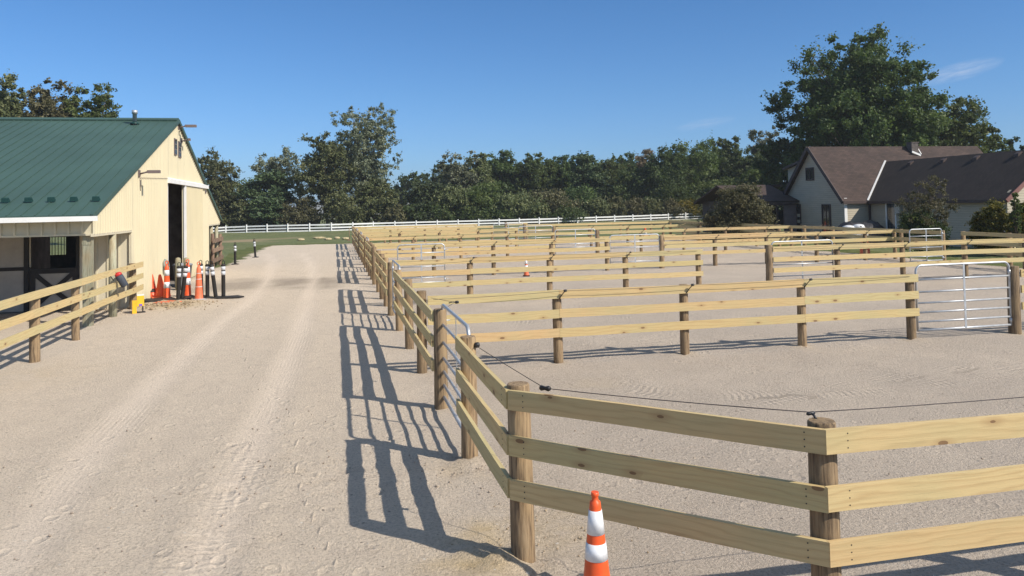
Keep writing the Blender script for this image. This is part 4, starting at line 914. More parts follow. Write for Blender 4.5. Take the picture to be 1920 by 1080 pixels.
m = MB(); m.bar((-ov-.03, e, HZ+e*slope-.08), (-ov-.03, Wd/2, PZ-.08), .06, .24, (0, -1, 1)); m.bar((-ov-.03, Wd-e, HZ+e*slope-.08), (-ov-.03, Wd/2, PZ-.08), .06, .24, (0, 1, 1)); m.box(-ov, x1, e-.06, e-.005, HZ+e*slope-.17, HZ+e*slope-.0); m.build('rake_trim', 'htrim', hr)
# wing
WU = onn(1630, 372, HN)[0]
d = ray(1660, 303); t = (HZ-CH+(-HN)*slope)/(d[2]-(d@NN)*slope); J = toun(C0+d*t); hw = J[0]-WU; WZ = J[2]; WE = onu(1888, 369, WU)[1]
ws = (WZ-HZ)/hw; y1 = WE-HN
m = MB(); U1 = WU-HU
m.box(U1, U1+.15, y1, -.001, -.1, HZ); m.box(U1+2*hw-.15, U1+2*hw, y1, -.001, -.1, HZ); m.poly([(U1+.151, -.1), (U1+2*hw-.151, -.1), (U1+2*hw-.151, HZ+.12), (U1+hw, WZ-.05), (U1+.151, HZ+.12)], y1+.001, y1+.15, 'xz'); m.build('wing_wall', 'hsiding', house)
m = MB(); e2 = -.3; jn = J[1]-HN; ye = y1-.25
roofquad(m, (U1+e2, ye, HZ+e2*ws), (U1+hw, ye, WZ), (U1+hw, jn, WZ), (U1+e2, -.22, HZ+e2*ws)); roofquad(m, (U1+2*hw-e2, ye, HZ+e2*ws), (U1+2*hw-e2, -.2, HZ+e2*ws), (U1+hw+.002, jn, WZ), (U1+hw+.002, ye, WZ))
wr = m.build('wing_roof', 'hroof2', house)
m = MB(); m.bar((U1+e2, -.24, HZ+e2*ws+.06), (U1+hw, jn, WZ+.06), .10, .05); m.build('valley_flashing', 'white', wr)
m = MB(); m.bar((U1+e2, ye-.03, HZ+e2*ws-.08), (U1+hw, ye-.03, WZ-.08), .06, .22, (-1, 0, 1)); m.bar((U1+hw, ye-.03, WZ-.08), (U1+2*hw-e2, ye-.03, HZ+e2*ws-.08), .06, .22, (1, 0, 1)); m.build('rake_board', 'rtrim', wr)
m = MB(); m.box(U1+e2-.05, U1+e2-.005, ye, -.25, HZ+e2*ws-.17, HZ+e2*ws); m.build('gutter', 'htrim', wr)
for px, py in ((1708, 306), (1770, 301), (1832, 296), (1910, 289)):
    # low roof vents casting long shadows
    d = ray(px, py); t = (HZ-CH+(-WU)*ws)/(d[2]-(d@UU)*ws); v = toun(C0+d*t)
    m = MB(); m.hexa([(-.2, -.15, -.16), (.1, -.15, .06), (.1, .15, .06), (-.2, .15, -.16), (-.17, -.15, .05), (.1, -.15, .17), (.1, .15, .17), (-.17, .15, .05)]); o = m.build('roof_vent', 'htrim', wr); o.location = (v[0]-HU, v[1]-HN, v[2]-.02)
# chimney
cc = onn(1711, 280, PN-.35); m = MB(); cx, cy = cc[0]-HU, PN-.35-HN; m.box(cx-.27, cx+.27, cy-.25, cy+.25, PZ-.9, PZ+.2); m.box(cx-.31, cx+.31, cy-.29, cy+.29, PZ+.201, PZ+.26); ch = m.build('chimney', 'brick', hr)
m = MB(); m.bar((cx+.345, cy-.38, PZ-.62), (cx+.345, cy+.05, PZ-.02), .05, .1); m.bar((cx-.345, cy-.36, PZ-.42), (cx+.345, cy-.36, PZ-.68), .04, .12); m.build('flashing', 'white', ch)
# windows and doors on the gable (u = HU plane)
def hwin(px0, py0, px1, py1, plane='u', val=None, door=False):
    if plane == 'u': a = onu(px0, py0, HU); b = onu(px1, py1, HU)
    z1_, z0_ = a[2], b[2]
    if door: z0_ = .15
    if plane == 'u':
        y0_, y1_ = sorted((a[1]-HN, b[1]-HN)); fr = MB()
        fr.box(-.05, -.002, y0_, y0_+.08, z0_, z1_); fr.box(-.05, -.002, y1_-.08, y1_, z0_, z1_); fr.box(-.05, -.002, y0_+.08, y1_-.08, z1_-.08, z1_); fr.box(-.05, -.002, y0_+.08, y1_-.08, z0_, z0_+.08)
        fr.box(-.045, -.004, (y0_+y1_)/2-.03, (y0_+y1_)/2+.03, z0_+.08, z1_-.08)
        f = fr.build('window' if not door else 'door', 'htrim', house); g_ = MB(); g_.box(-.02, -.001, y0_+.08, y1_-.08, z0_+.08, z1_-.08); g_.build('pane', 'glass', f)
    return f
hwin(1511, 315, 1527, 338); hwin(1541, 383, 1559, 421, door=True)
f = hwin(1486, 383, 1503, 421, door=True)
# blinds reflection on the left door, painted as pale slats over the glass
m = MB(); a = onu(1487, 400, HU); b = onu(1501, 400, HU)
for z in (.75, 1.15, 1.55): m.box(-.024, -.021, b[1]-HN+.05, a[1]-HN-.05, z, z+.2)
m.build('reflected_slat', 'creamtrim', f)
# wing door (u = WU plane)
a = onu(1661, 378, WU); b = onu(1682, 420, WU); y0_, y1_ = b[1]-HN, a[1]-HN; zt = a[2]
fr = MB(); fr.box(U1-.06, U1-.002, y0_, y0_+.1, .1, zt); fr.box(U1-.06, U1-.002, y1_-.1, y1_, .1, zt); fr.box(U1-.06, U1-.002, y0_+.1, y1_-.1, zt-.1, zt); f = fr.build('door', 'white', house)
g_ = MB(); g_.box(U1-.02, U1-.001, y0_+.1, y1_-.1, .1, zt-.1); g_.build('pane', 'glass', f)
g_ = MB(); g_.box(U1-.075, U1-.003, y0_-.06, y1_+.06, zt+.001, zt+.12); g_.build('door_hood', 'htrim', f)
a = onu(1697, 382, WU); b = onu(1706, 398, WU); fr = MB(); fr.box(U1-.05, U1-.002, b[1]-HN, a[1]-HN, b[2], a[2]); f = fr.build('window', 'htrim', house); g_ = MB(); g_.box(U1-.055, U1-.0505, b[1]-HN+.06, a[1]-HN-.06, b[2]+.06, a[2]-.06); g_.build('pane', 'glass', f)
a = onu(1683, 385, WU); m = MB(); m.box(U1-.25, U1-.01, a[1]-HN-.45, a[1]-HN, a[2]-.5, a[2]); m.build('meter_box', 'grey', house)
m = MB(); m.box(U1-.12, U1-.02, -.14, -.04, 0, HZ-.1); m.build('downspout', 'htrim', house)
m = MB(); m.box(-.03, .17, -.03, -.002, 0, HZ); m.build('corner_trim', 'white', house)
# dormer on the back slope + connecting low roof + porch wing on the left
dm = MB(); dn0 = HN2-HN
a = onu(1477, 313, HU+1.2); zD = a[2]
nD = a[1]-HN
dm.hexa([(1.2, Wd/2+.5, 2.6), (6, Wd/2+.5, 2.6), (6, nD, 2.6), (1.2, nD, 2.6), (1.2, Wd/2+.5, PZ-.45), (6, Wd/2+.5, PZ-.45), (6, nD, zD), (1.2, nD, zD)]); dm.build('dormer_wall', 'hsiding', house)
dm = MB(); roofquad(dm, (.9, nD+.3, zD-.08), (6.2, nD+.3, zD-.08), (6.2, Wd/2+.3, PZ-.25), (.9, Wd/2+.3, PZ-.25), .15); dm.build('dormer_roof', 'htrim', house)
# porch wing: low gabled building left of the house
PU = HU-.1
pz = 2.42; 
p0 = atd(1377, 352, 58); p1 = atd(1487, 352, 58)
n_c = p0[1]; ul = atd(1380, 378, 56.); ur_ = atd(1490, 378, 52.)
porch_n0 = HN2-1.6; porch_n1 = HN2+5.5; pm_ = (porch_n0+porch_n1)/2
uL = onn(1402, 378, porch_n0)[0]; uR = HU+1.
zr = onn(1400, 347, pm_)[2]
ze = onn(1440, 376, porch_n0)[2]
pb = MB(); 
roofquad(pb, (uL-HU-.3, porch_n0-HN-.3, ze-.05), (uR-HU-1.0, porch_n0-HN-.3, ze-.05), (uR-HU-1.0, pm_-HN, zr), (uL-HU-.5, pm_-HN, zr)); roofquad(pb, (uR-HU, porch_n1-HN+.3, ze-.05), (uL-HU-.5, porch_n1-HN+.3, ze-.05), (uL-HU-.5, pm_-HN+.002, zr), (uR-HU, pm_-HN+.002, zr)); pr = pb.build('porch_roof', 'hroof', house)
pb = MB(); pb.box(uL-HU+.1, -.05, porch_n0-HN+2.4, porch_n0-HN+2.5, 0, ze-.05); pb.box(uL-HU-.2, -.3, porch_n0-HN-.3, porch_n0-HN-.2, ze-.35, ze-.12); pb.box(uL-HU+.1, uL-HU+.2, porch_n0-HN+2.5, porch_n1-HN, 0, ze); pb.build('porch_wall', 'htrim', house)
for k in range(4):
    uu = uL-HU+.05+k*(-uL+HU-.5)/3; pb = MB(); pb.box(-.06, .06, -.06, .06, 0, ze-.1); o = pb.build('porch_post', 'htrim', house); o.location = (uu, porch_n0-HN+.05, 0)
for k, px in enumerate((1425, 1448, 1460)):
    a = onn(px, 385, porch_n0+2.4); pb = MB(); pb.box(-.35, .35, -.03, -.001, .9, 2.0); f = pb.build('window', 'htrim', house); f.location = (a[0]-HU, porch_n0-HN+2.4, 0); pb = MB(); pb.box(-.28, .28, -.045, -.031, .98, 1.92); pb.build('pane', 'glass', f)
pb = MB(); pb.box(-1.1, -.15, porch_n0-HN-.1, porch_n0-HN+.0, 0, ze-.35); pb.build('porch_panel', 'lamp', house)
# tarp covered pile + white sacks by the corner
p = onn(1612, 424, HN-1.8)
c = thing('covered_pile', 'low pile under a dark tarp before the house corner', 'tarp', p[0], HN-1.8, 0.)
m = MB(); prof = []
rs = random.Random(3); nx, ny = 16, 8
for i in range(nx+1):
    for j in range(ny+1):
        a = i/nx*2-1; b = j/ny*2-1; h = 1.35*max(0, 1-abs(a)**2.6)**.6*max(0, 1-abs(b)**2.4)**.5; h *= 1+.1*math.sin(i*1.3+j)+.12*math.sin(i*.6); m.v.append((a*1.75, b*1.0, h))
for i in range(nx):
    for j in range(ny): k = i*(ny+1)+j; m.face((k, k+ny+1, k+ny+2, k+1), None, True)
m.build('tarp', 'tarp', c)
q = onn(1600, 421, HN-2.2)
for i, (dx, dz, lab) in enumerate(((-.35, .95, 'white sack lying left on the pile before the house'), (.35, 1.0, 'white sack lying right on the pile before the house'))):
    m = MB(); m.lathe([(.1, -.2), (.3, -.14), (.38, 0), (.3, .16), (.08, .22)], (0, 0, 0), 12, wob=.06); m.v = [(v[0]*1.1, v[1]*.8, v[2]) for v in m.v]; single(m.build('sack', 'bag'), lab, 'sack', q[0]+dx-.2, HN-2.5, dz, group='white sacks by the house')
# brush pile beyond the boundary fence
p = atd(1555, 440, 50.)
m = MB(); rs = random.Random(9)
for i in range(90):
    x = rs.gauss(0, 1.5); y = rs.gauss(0, .5); z = abs(rs.gauss(0, .28)); a = rs.uniform(0, 6.3); l = rs.uniform(.3, 1.1); el = rs.uniform(-.2, .6)
    m.tube([(x, y, z), (x+l*.5*math.cos(a), y+l*.5*math.sin(a), z+l*.5*el+.05), (x+l*math.cos(a), y+l*math.sin(a), z+l*el)], rs.uniform(.012, .045), 5, taper=.006)
o = single(m.build('brush_pile', 'brush'), 'tangled pile of cut branches beyond the boundary fence', 'brush pile', 27.5, p[1])
for i, (px, py, lab) in enumerate(((1850, 464, 'pale cut log on the grass beyond the right boundary fence'), (1868, 466, 'longer pale cut log on the grass at the right edge'))):
    p = atz(px, py+6); m = MB(); m.lathe([(.12, 0), (.13, .3), (.12, .9+.5*i)], (0, 0, .12), 12, axis=(1, .2, 0), wob=.04); single(m.build('log', 'straw'), lab, 'log', p[0], p[1], group='cut logs on the grass')

# ------------------------------------------------------------------ far pale greenhouse behind the trees
c = thing('greenhouse', 'long pale grey greenhouse glimpsed behind the trees', 'greenhouse', *atd(600, 400, 175)[:2], z=0., rot=-.2)
m = MB(); 
for k in range(5):
    x = -34+k*17; m.poly([(x-8.3, 0), (x+8.3, 0), (x+8.3, 2.4), (x+5, 3.7), (x, 4.4), (x-5, 3.7), (x-8.3, 2.4)], 0, 22, 'xz')
m.build('roof_cover', plain('pale_greenhouse_cover', (.42, .43, .46), .35, 0, .12, .6), c)
m = MB()
for k in range(52): m.box(-42+k*1.65, -41.9+k*1.65, -.08, 0-.001, 0, 2.6)
m.box(-43, 43, -.12, -.081, 1.2, 1.3); m.build('frame', 'grey', c)

# ------------------------------------------------------------------ TREES
def leafmesh(cent, rad, flat, per, leaf, rs, up=.35):
    # each clump is a spray of small twigs; leaves scatter along the twigs
    n = len(cent); tw = max(4, per//9); k = per//tw
    C = np.repeat(cent, tw, 0); Rr = np.repeat(rad, tw)
    d = rs.randn(n*tw, 3); d /= np.linalg.norm(d, axis=1)[:, None]; ax = np.repeat(cent[:, :2], tw, 0)
    d[:, 2] = d[:, 2]*flat+.12; ln = Rr*(.5+.9*rs.rand(n*tw)**1.3)*1.25
    C = np.repeat(C, k, 0); d = np.repeat(d, k, 0); ln = np.repeat(ln, k); RR = np.repeat(Rr, k); m = len(C)
    t_ = rs.rand(m)**.75
    P = C+d*(ln*t_)[:, None]+rs.randn(m, 3)*(RR*.17)[:, None]
    nr = d*.35+rs.randn(m, 3)*.7+np.array([0, 0, up]); nr /= np.linalg.norm(nr, axis=1)[:, None]
    t = np.cross(nr, rs.randn(m, 3)); t /= np.linalg.norm(t, axis=1)[:, None]; b = np.cross(nr, t)
    s = leaf*(.5+.9*rs.rand(m))[:, None]
    V = np.stack([P-t*s, P-b*s*.6, P+t*s, P+b*s*.6], 1)
    tint = np.clip(np.repeat(rs.rand(n), tw*k)*.45+np.repeat(rs.rand(n*tw), k)*.25+rs.rand(m)*.3, 0, 1)
    return V, np.repeat(tint, 4)
def numesh(name, V, tint, mat, parent=None):
    n = V.shape[0]; me = bpy.data.meshes.new(name); me.vertices.add(n*4); me.vertices.foreach_set('co', V.astype(np.float32).ravel())
    me.loops.add(n*4); me.loops.foreach_set('vertex_index', np.arange(n*4, dtype=np.int32)); me.polygons.add(n); me.polygons.foreach_set('loop_start', np.arange(0, n*4, 4, dtype=np.int32))
    at = me.attributes.new('tint', 'FLOAT', 'POINT'); at.data.foreach_set('value', tint.astype(np.float32)); me.update(calc_edges=True); me.materials.append(M[mat])
    o = bpy.data.objects.new(name, me); COL.objects.link(o)
    if parent: o.parent = parent
    return o
def crown_centres(kind, w, h, zb, nc, rs):
    """clump centres for a crown of width w between zb and h"""
    if kind == 'spruce':
        k = rs.rand(nc)**.8; z = zb+(h-zb)*k; r = (w/2)*(1-k)**.9*(.55+.45*rs.rand(nc))+.05*w; tier = np.round(z/(h*.09))*(h*.09); z = z*.35+tier*.65
        a = rs.rand(nc)*6.283; return np.c_[r*np.cos(a), r*np.sin(a), z], None
    if kind == 'pine':
        lv = 7; t = rs.randint(0, lv, nc); z = zb+(h-zb)*(t+.5)/lv+rs.randn(nc)*.02*h; ang0 = rs.rand(lv, 3)*6.283; br = rs.randint(0, 3, nc)
        a = ang0[t, br]+rs.randn(nc)*.35; k = (t+.5)/lv; R = w/2*(1.05-k*.75)*(.25+.75*rs.rand(nc)); return np.c_[R*np.cos(a), R*np.sin(a), z], None
    # lobed crowns: several sub-ellipsoids
    nl = {'round': 11, 'airy': 8, 'tall': 11, 'shrub': 6, 'vase': 8}[kind]
    H = h-zb; L_ = []
    for i in range(nl):
        k = (i+.5)/nl; zc = zb+H*(.18+.68*k)
        prof = {'round': math.sin(math.pi*(.16+.72*k))**.6, 'airy': math.sin(math.pi*(.14+.72*k))**.7, 'tall': math.sin(math.pi*(.22+.5*k))**.5, 'shrub': math.cos(k*1.2), 'vase': .35+.65*k**.6 if k < .85 else .7}[kind]
        a = i*2.4+rs.rand()*1.; rr = w/2*prof*.52; L_.append((rr*math.cos(a), rr*math.sin(a), zc, w*.5*prof*.56+w*.04, H*.16+w*.05))
    L_.append((0, 0, zb+H*.5, w*.3, H*.42)); L_ = np.array(L_)
    pick = rs.choice(len(L_), nc, p=(L_[:, 3]**2)/(L_[:, 3]**2).sum())
    d = rs.randn(nc, 3); d /= np.linalg.norm(d, axis=1)[:, None]; r = (.35+.65*rs.rand(nc)**.55)
    Q = L_[pick]; P = np.c_[Q[:, 0]+d[:, 0]*r*Q[:, 3], Q[:, 1]+d[:, 1]*r*Q[:, 3], Q[:, 2]+d[:, 2]*r*Q[:, 4]]
    P[:, 2] = np.clip(P[:, 2], zb*.85, h-.02*h); return P, L_
def tree(name, label, px, topy, wpx, D, kind, mat, seed, zbf=.15, nc=130, per=55, leaf=.26, cat='tree', group=None, clump=.085, flat=.75, wind=0., trunkr=None, bark='bark', crownname='crown'):
    t = atd(px, topy, D); u, n, h = t; g_ = tz(u, n); h = h-g_; w = wpx*D/FP; rs = np.random.RandomState(seed)
    root = thing(name, label, cat, u, n, g_, group=group, rot=rs.rand()*.01)
    zb = h*zbf; nc = int(nc*1.6); per = int(per*2.05); leaf = leaf*.57; P, L_ = crown_centres(kind, w*.93, h*.985, zb, nc, rs)
    if kind not in ('spruce', 'pine'):   # stretch so the outline reaches the measured width and height
        hw_ = np.percentile(np.abs(P[:, 0]), 97); P[:, :2] *= (w*.5-w*clump*.9)/hw_; top_ = np.percentile(P[:, 2], 98.5); P[:, 2] = zb+(P[:, 2]-zb)*(h-w*clump*1.0-zb)/(top_-zb)
    rc = np.full(nc, w*clump)*(.55+.9*rs.rand(nc)**1.3)
    if kind == 'spruce': rc *= np.clip(1.25-P[:, 2]/h, .3, 1)
    V, ti = leafmesh(P, rc, flat, per, leaf, rs, .35 if kind != 'spruce' else .1)
    sxy = (w*.5)/np.percentile(np.abs(V[:, 0, 0]), 99.4); V[:, :, :2] *= sxy; P[:, :2] *= sxy
    tz_ = np.percentile(V[:, 0, 2], 99.7); V[:, :, 2] *= h/tz_; P[:, 2] *= h/tz_
    numesh(crownname, V, ti, mat, root)
    m = MB(); tr = trunkr or max(.06, h*.016); top = h*.86 if kind in ('spruce', 'pine') else h*.55
    lean = rs.randn(2)*.02*h; pts = [(0, 0, -.2), (lean[0]*.3, lean[1]*.3, top*.35), (lean[0]*.6, lean[1]*.6, top*.7), (lean[0], lean[1], top)]
    m.tube(pts, tr, 9, taper=tr*.35)
    idx = rs.choice(nc, min(nc, 26 if kind != 'shrub' else 12), replace=False)
    for i in idx:
        e = P[i]; z0 = min(max(e[2]*.45, zb*.6), top*.95) if kind not in ('spruce', 'pine') else min(e[2]-.02*h, top)
        k = z0/top; s0 = Vector((lean[0]*k, lean[1]*k, z0)); e = Vector(e); mid = s0.lerp(e, .5)+Vector((0, 0, (e.z-s0.z)*.12))
        m.tube([s0, mid, e], tr*.38, 5, taper=tr*.08)
    m.build('trunk', bark, root); return root
T = tree
# big oak and neighbours behind the house
T('oak_tree', 'huge dark green oak towering over the house roof', 1596, 72, 258, 78, 'round', 'lf_dark', 11, .12, 460, 95, .25, clump=.06)
T('maple_tree', 'broad dark maple right of the huge oak, behind the roof ridge', 1768, 192, 165, 80, 'round', 'lf_mid', 12, .05, 280, 90, .26, clump=.075)
T('maple_tree', 'dark lower tree filling in left of the huge oak behind the porch', 1470, 245, 95, 82, 'round', 'lf_dark', 13, .05, 170, 80, .25)
T('spruce_tree', 'small dark spruce poking up right of the roof ridge', 1865, 242, 70, 84, 'spruce', 'lf_needle', 14, .05, 260, 60, .18)
T('maple_tree', 'small rounded tree right of the small spruce', 1893, 262, 50, 86, 'round', 'lf_dark', 15, .1, 100, 60, .24)
T('maple_tree', 'tree cut off by the right edge above the wing roof', 1945, 262, 70, 80, 'round', 'lf_dark', 16, .1, 100, 60, .24)
T('maple_tree', 'low dark tree just behind the house roof, under the maple', 1690, 225, 120, 76, 'round', 'lf_mid', 17, .05, 150, 80, .24)
# left behind the barn
T('maple_tree', 'olive green tree at the left edge above the barn roof', -2, 146, 125, 66, 'round', 'lf_olive', 21, .25, 230, 75, .2, clump=.075)
T('maple_tree', 'brown-tinged tree between two greener ones above the barn roof', 88, 156, 125, 68, 'round', 'lf_brown', 22, .25, 250, 75, .2, clump=.075)
T('maple_tree', 'rightmost green tree rising above the barn roof', 172, 164, 100, 68, 'round', 'lf_mid', 23, .25, 190, 70, .2, clump=.08)
# middle left group
T('elm_tree', 'wispy dark elm right beside the barn gable', 402, 285, 85, 97, 'vase', 'lf_olive', 31, .1, 150, 50, .2, clump=.075)
T('elm_tree', 'low olive tree with yellow leaves just right of the barn corner', 432, 340, 75, 99, 'round', 'lf_olive', 32, .02, 120, 60, .2)
T('elm_tree', 'airy ragged elm left of the tall poplar, above a dark cedar', 528, 280, 105, 101, 'vase', 'lf_pale', 33, .3, 120, 42, .2, clump=.07)
T('cedar_tree', 'dark spreading cedar below the airy ragged elm', 500, 325, 115, 97, 'pine', 'lf_needle', 34, .05, 210, 60, .24)
T('elm_tree', 'dark dense tree leaning on the left of the tall poplar', 612, 256, 110, 97, 'round', 'lf_olive', 35, .08, 240, 62, .22, clump=.07)
T('poplar_tree', 'tall pale airy poplar, highest crown left of the pens', 682, 203, 122, 100, 'tall', 'lf_pale', 36, .12, 360, 44, .2, clump=.062)
T('elm_tree', 'bushy olive tree at the right foot of the tall poplar', 700, 330, 85, 98, 'round', 'lf_olive', 37, .02, 170, 60, .2)
for i, (px, ty, w, mt, lab) in enumerate([(385, 372, 80, 'lf_brown', 'low brownish shrub nearest the barn corner, behind the white fence'), (455, 378, 70, 'lf_olive', 'low shrub under the yellow-leaved tree, behind the white fence'), (560, 372, 80, 'lf_brown', 'low tangled shrub under the airy ragged elm'), (640, 362, 95, 'lf_olive', 'low shrub under the dense dark tree and poplar'), (740, 385, 50, 'lf_brown', 'small shrub at the gap right of the poplar')]):
    T('shrub', lab, px, ty, w, 95, 'shrub', mt, 40+i, 0., 90, 45, .19, cat='shrub', group='low shrubs behind the white fence', clump=.1)
# gap and wood
T('maple_tree', 'distant hazy rounded tree in the gap right of the poplar', 778, 326, 70, 150, 'round', 'lf_dark', 50, .02, 100, 60, .34)
T('maple_tree', 'distant low tree between poplar and gap tree', 742, 350, 60, 155, 'round', 'lf_dark', 51, .02, 90, 60, .34)
T('pine_tree', 'dark pine with flat layered boughs at the left end of the wood', 805, 345, 110, 102, 'pine', 'lf_needle', 52, .1, 210, 60, .24)
wood = [(858, 287, 72, 106, 'tall', 'lf_pale', 'pale olive tree at the left end of the wood, twiggy at its left edge'),
 (893, 292, 62, 108, 'round', 'lf_olive', 'olive tree second from the left end of the wood'),
 (938, 286, 74, 116, 'round', 'lf_dark', 'dark rounded tree right of the two olive ones in the wood'),
 (990, 290, 66, 116, 'round', 'lf_dark', 'dark tree in the wood above the grey twiggy thicket'),
 (1022, 298, 58, 120, 'round', 'lf_mid', 'mid green tree behind the dark one above the twiggy thicket'),
 (1056, 294, 56, 120, 'round', 'lf_dark', 'narrow dark tree left of the tall pine in the wood'),
 (1098, 291, 84, 112, 'pine', 'lf_needle', 'tall layered pine in the middle of the wood'),
 (1140, 302, 60, 122, 'round', 'lf_mid', 'lower green tree just right of the tall pine'),
 (1166, 290, 60, 126, 'round', 'lf_dark', 'dark tree between the tall pine and the tan-topped tree'),
 (1204, 283, 58, 130, 'round', 'lf_tan', 'tan-topped tree, the only one turning colour in the wood'),
 (1196, 318, 90, 112, 'round', 'lf_dark', 'low dark tree in front of the tan-topped one'),
 (1256, 275, 98, 110, 'round', 'lf_dark', 'big dark dome-shaped tree right of the tan-topped one'),
 (1312, 267, 100, 112, 'round', 'lf_mid', 'big green tree right of the dark dome-shaped tree'),
 (1357, 260, 56, 118, 'tall', 'lf_mid', 'narrow tall tree rising highest in the wood right of centre'),
 (1393, 284, 82, 108, 'round', 'lf_dark', 'dark tree at the right end of the wood, above the porch shrub'),
 (1432, 242, 58, 112, 'tall', 'lf_pale', 'airy pale tree with see-through crown left of the huge oak'),
 (1425, 315, 80, 96, 'round', 'lf_mid', 'leafy green tree above the porch roof')]
for i, (px, ty, w, D, k, mt, lab) in enumerate(wood):
    T('pine_tree' if k == 'pine' else 'woodland_tree', lab, px, ty, w*1.12, D, k, mt, 60+i, .03, 170 if mt != 'lf_pale' else 130, 62 if mt != 'lf_pale' else 45, .26, group='trees of the wood', clump=.085)
under = [(850, 352, 90, 100, 'lf_olive', 'leafy understorey bush at the left end of the wood'), (905, 345, 90, 101, 'lf_mid', 'bright green understorey bush second from the left'), (965, 362, 110, 100, 'lf_olive', 'wide grey-green twiggy thicket low in the wood'),
 (1030, 358, 100, 101, 'lf_brown', 'brown-grey twiggy thicket right of the wide grey-green one'), (1085, 352, 90, 104, 'lf_dark', 'dark undergrowth bush below the tall pine'), (1260, 330, 110, 106, 'lf_dark', 'dark undergrowth bush below the dome-shaped tree'), (1345, 335, 110, 106, 'lf_mid', 'green undergrowth bush left of the porch shrub')]
for i, (px, ty, w, D, mt, lab) in enumerate(under):
    T('undergrowth_bush', lab, px, ty, w*1.15, D, 'shrub', mt, 90+i, 0., 130, 60, .22, cat='bush', group='undergrowth of the wood', clump=.1)
hedge = [(1118, 372, 'lf_olive', 'olive hedge bush, leftmost in the hedge behind the white fence'), (1150, 370, 'lf_brown', 'reddish brown hedge bush, second from the left'), (1186, 372, 'lf_brown', 'reddish brown hedge bush right of its twin, third from the left'), (1222, 374, 'lf_olive', 'green-brown hedge bush in the middle of the hedge'), (1256, 375, 'lf_brown', 'rusty hedge bush, third from the right'), (1290, 374, 'lf_yellow', 'yellowish hedge bush, second from the right'), (1322, 370, 'lf_olive', 'green hedge bush touching the porch shrub')]
for i, (px, ty, mt, lab) in enumerate(hedge):
    T('hedge_bush', lab, px, ty, 58, 101+.4*i, 'shrub', mt, 110+i, 0., 80, 55, .2, cat='bush', group='hedge bushes behind the white fence', clump=.12)
for i, (px, ty, w) in enumerate([(770, 385, 70), (820, 378, 80), (880, 385, 80), (940, 388, 80), (1000, 388, 80), (1060, 386, 80)]):
    T('undergrowth_bush', 'low dark scrub clump behind the white fence, %s from the poplar gap' % ['nearest', 'second', 'third', 'fourth', 'fifth', 'sixth'][i], px, ty, w, 99, 'shrub', 'lf_dark', 120+i, 0., 80, 50, .2, cat='bush', group='scrub behind the white fence', clump=.12)
# backing wood: far trees close the gaps
for i in range(11):
    px = 845+i*53; T('far_tree', ['leftmost', 'second', 'third', 'fourth', 'fifth', 'sixth', 'seventh', 'eighth', 'ninth', 'tenth', 'rightmost'][i]+' dark tree of the back row, filling gaps behind the wood', px, 304-(i > 7)*22, 84, 138, 'round', 'lf_dark', 140+i, 0., 90, 55, .36, group='back row of the wood', clump=.11)
# shrubs by the house
T('shrub', 'dense brownish rounded shrub left of the dark porch', 1384, 350, 118, 50, 'shrub', 'lf_brown', 201, 0., 260, 90, .10, cat='shrub', clump=.085)
T('willow_shrub', 'tall twiggy shrub with thin brownish leaves against the dark wing', 1736, 332, 98, 37.5, 'round', 'lf_brown', 202, .15, 120, 42, .06, cat='shrub', clump=.07)
T('shrub', 'dark low shrub at the foot of the twiggy one by the wing door', 1722, 392, 105, 37.5, 'shrub', 'lf_dark', 203, 0., 130, 70, .07, cat='shrub', clump=.1)
T('forsythia_bush', 'yellow-green bush right of the twiggy shrub, left half of the pair', 1862, 380, 88, 36, 'shrub', 'lf_yellow', 204, 0., 200, 80, .07, cat='bush', clump=.085)
T('forsythia_bush', 'yellow-green bush at the right edge before the lit gable', 1925, 376, 80, 36, 'shrub', 'lf_yellow', 205, 0., 180, 80, .07, cat='bush', clump=.085)
T('maple_sapling', 'thin sapling in front of the lit gable wall', 1903, 362, 22, 35, 'tall', 'lf_mid', 206, .2, 60, 40, .06, cat='sapling', clump=.12)

# ------------------------------------------------------------------ HAZE
m = MB(); m.box(-170, 190, -14, 240, -1.6, 26); hz = m.build('haze', 'dark'); hz.data.materials.clear()
hm = bpy.data.materials.new('thin_haze'); hm.use_nodes = True; hnt = hm.node_tree; hnt.nodes.remove(hnt.nodes['Principled BSDF'])
pv = N(hnt, 'ShaderNodeVolumePrincipled'); pv.inputs['Color'].default_value = (.88, .93, 1., 1); pv.inputs['Density'].default_value = .00032; L(hnt, pv.outputs[0], hnt.nodes['Material Output'].inputs['Volume'])
hz.data.materials.append(hm); tag(hz, kind='stuff')
# ------------------------------------------------------------------ LIGHT, SKY, CAMERA
SUN_EL = math.radians(39.7); sx, sy = 1.4386, -.8161
sd = Vector((sx, sy, math.hypot(sx, sy)*math.tan(SUN_EL))).normalized()
ld = bpy.data.lights.new('sun', 'SUN'); ld.energy = 4.2; ld.angle = math.radians(.5); ld.color = (1., .93, .82)
lo = bpy.data.objects.new('sun', ld); COL.objects.link(lo); lo.rotation_euler = sd.to_track_quat('Z', 'Y').to_euler(); lo.location = (20, -20, 40)
w = bpy.data.worlds.new('World'); S.world = w; w.use_nodes = True; nt = w.node_tree; bg = nt.nodes['Background']
sky = N(nt, 'ShaderNodeTexSky'); sky.sky_type = 'NISHITA'; sky.sun_disc = False; sky.sun_elevation = SUN_EL; sky.sun_rotation = math.atan2(sx, sy)
sky.altitude = 200; sky.air_density = 1.0; sky.dust_density = .6; sky.ozone_density = 2.2
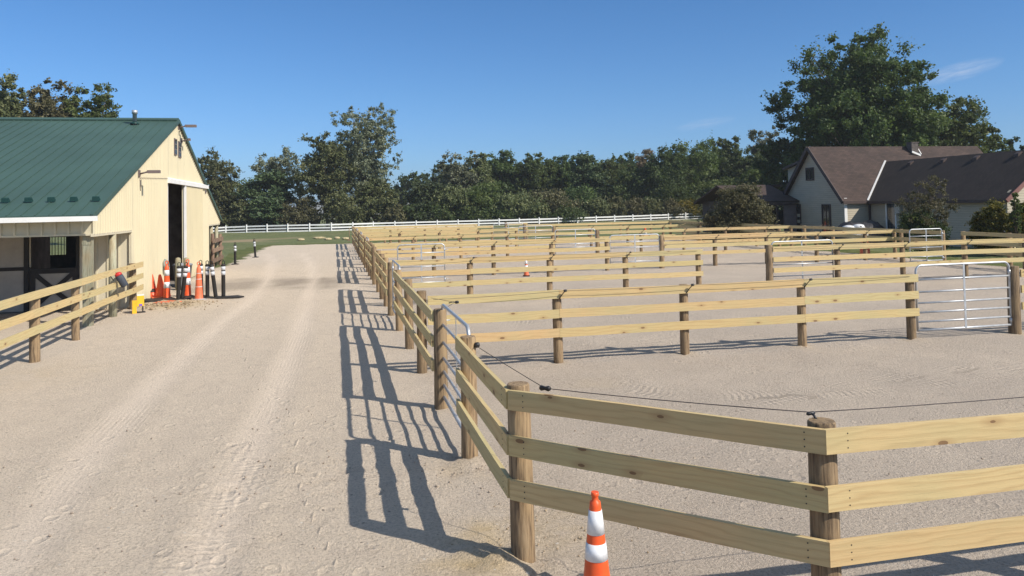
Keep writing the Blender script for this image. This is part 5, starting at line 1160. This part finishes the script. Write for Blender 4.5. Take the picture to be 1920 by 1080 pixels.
# a faint cirrus wisp, part of the sky, fixed in direction
tc = N(nt, 'ShaderNodeTexCoord'); gen = tc.outputs['Generated']
def wisp(col, px, py, sw, sh, amt, rotz):
    d = Vector(ray(px, py)).normalized(); rt = Vector((d.y, -d.x, 0)).normalized(); up = rt.cross(d); ax = (rt*math.cos(rotz)+up*math.sin(rotz)); ay = (up*math.cos(rotz)-rt*math.sin(rotz))
    def dot(v):
        n = N(nt, 'ShaderNodeVectorMath', operation='DOT_PRODUCT'); L(nt, gen, n.inputs[0]); n.inputs[1].default_value = v; return n.outputs['Value']
    a = mth(nt, 'DIVIDE', dot(ax), sw); b_ = mth(nt, 'DIVIDE', dot(ay), sh); front = mth(nt, 'GREATER_THAN', dot(d), .5)
    r2 = mth(nt, 'ADD', mth(nt, 'POWER', mth(nt, 'ABSOLUTE', a), 2.), mth(nt, 'POWER', mth(nt, 'ABSOLUTE', b_), 2.)); k = mth(nt, 'SUBTRACT', 1., r2, clamp=True)
    cmb = N(nt, 'ShaderNodeCombineXYZ'); L(nt, a, cmb.inputs[0]); L(nt, mth(nt, 'MULTIPLY', b_, 1.5), cmb.inputs[1])
    nz = noise(nt, cmb.outputs[0], 1.6, 5, .6); k = mth(nt, 'MULTIPLY', mth(nt, 'MULTIPLY', k, front), mth(nt, 'MULTIPLY', mth(nt, 'SUBTRACT', nz, .3, clamp=True), 2.5, clamp=True))
    return mix(nt, col, (3.6, 4.2, 5.4), mth(nt, 'MULTIPLY', k, amt))
sz = N(nt, 'ShaderNodeSeparateXYZ'); L(nt, gen, sz.inputs[0])
tn = ramp(nt, sz.outputs[2], [(0., (.37, .52, .88)), (.06, (.37, .56, .88)), (.14, (.355, .57, .84)), (.26, (.33, .57, .82)), (.55, (1.25, 1.15, 1.0)), (1., (1.3, 1.15, .95))])
skyc = mix(nt, sky.outputs[0], tn, 1., 'MULTIPLY')
c = wisp(skyc, 1798, 134, .045, .011, .6, .2); c = wisp(c, 1320, 232, .04, .007, .3, .15)
L(nt, c, bg.inputs['Color']); bg.inputs['Strength'].default_value = .115
cam = bpy.data.cameras.new('camera'); cam.sensor_width = 36.; cam.sensor_fit = 'HORIZONTAL'; cam.lens = FP/1920*36; cam.shift_y = -(540-PY)/1920; cam.clip_start = .05; cam.clip_end = 9000
co = bpy.data.objects.new('camera', cam); COL.objects.link(co)
co.matrix_world = Matrix(((Rv[0], Uv[0], -Fv[0], 0), (Rv[1], Uv[1], -Fv[1], 0), (Rv[2], Uv[2], -Fv[2], CH), (0, 0, 0, 1)))
S.camera = co
S.view_settings.view_transform = 'Standard'; S.view_settings.look = 'None'; S.view_settings.exposure = .40; S.view_settings.gamma = 1.
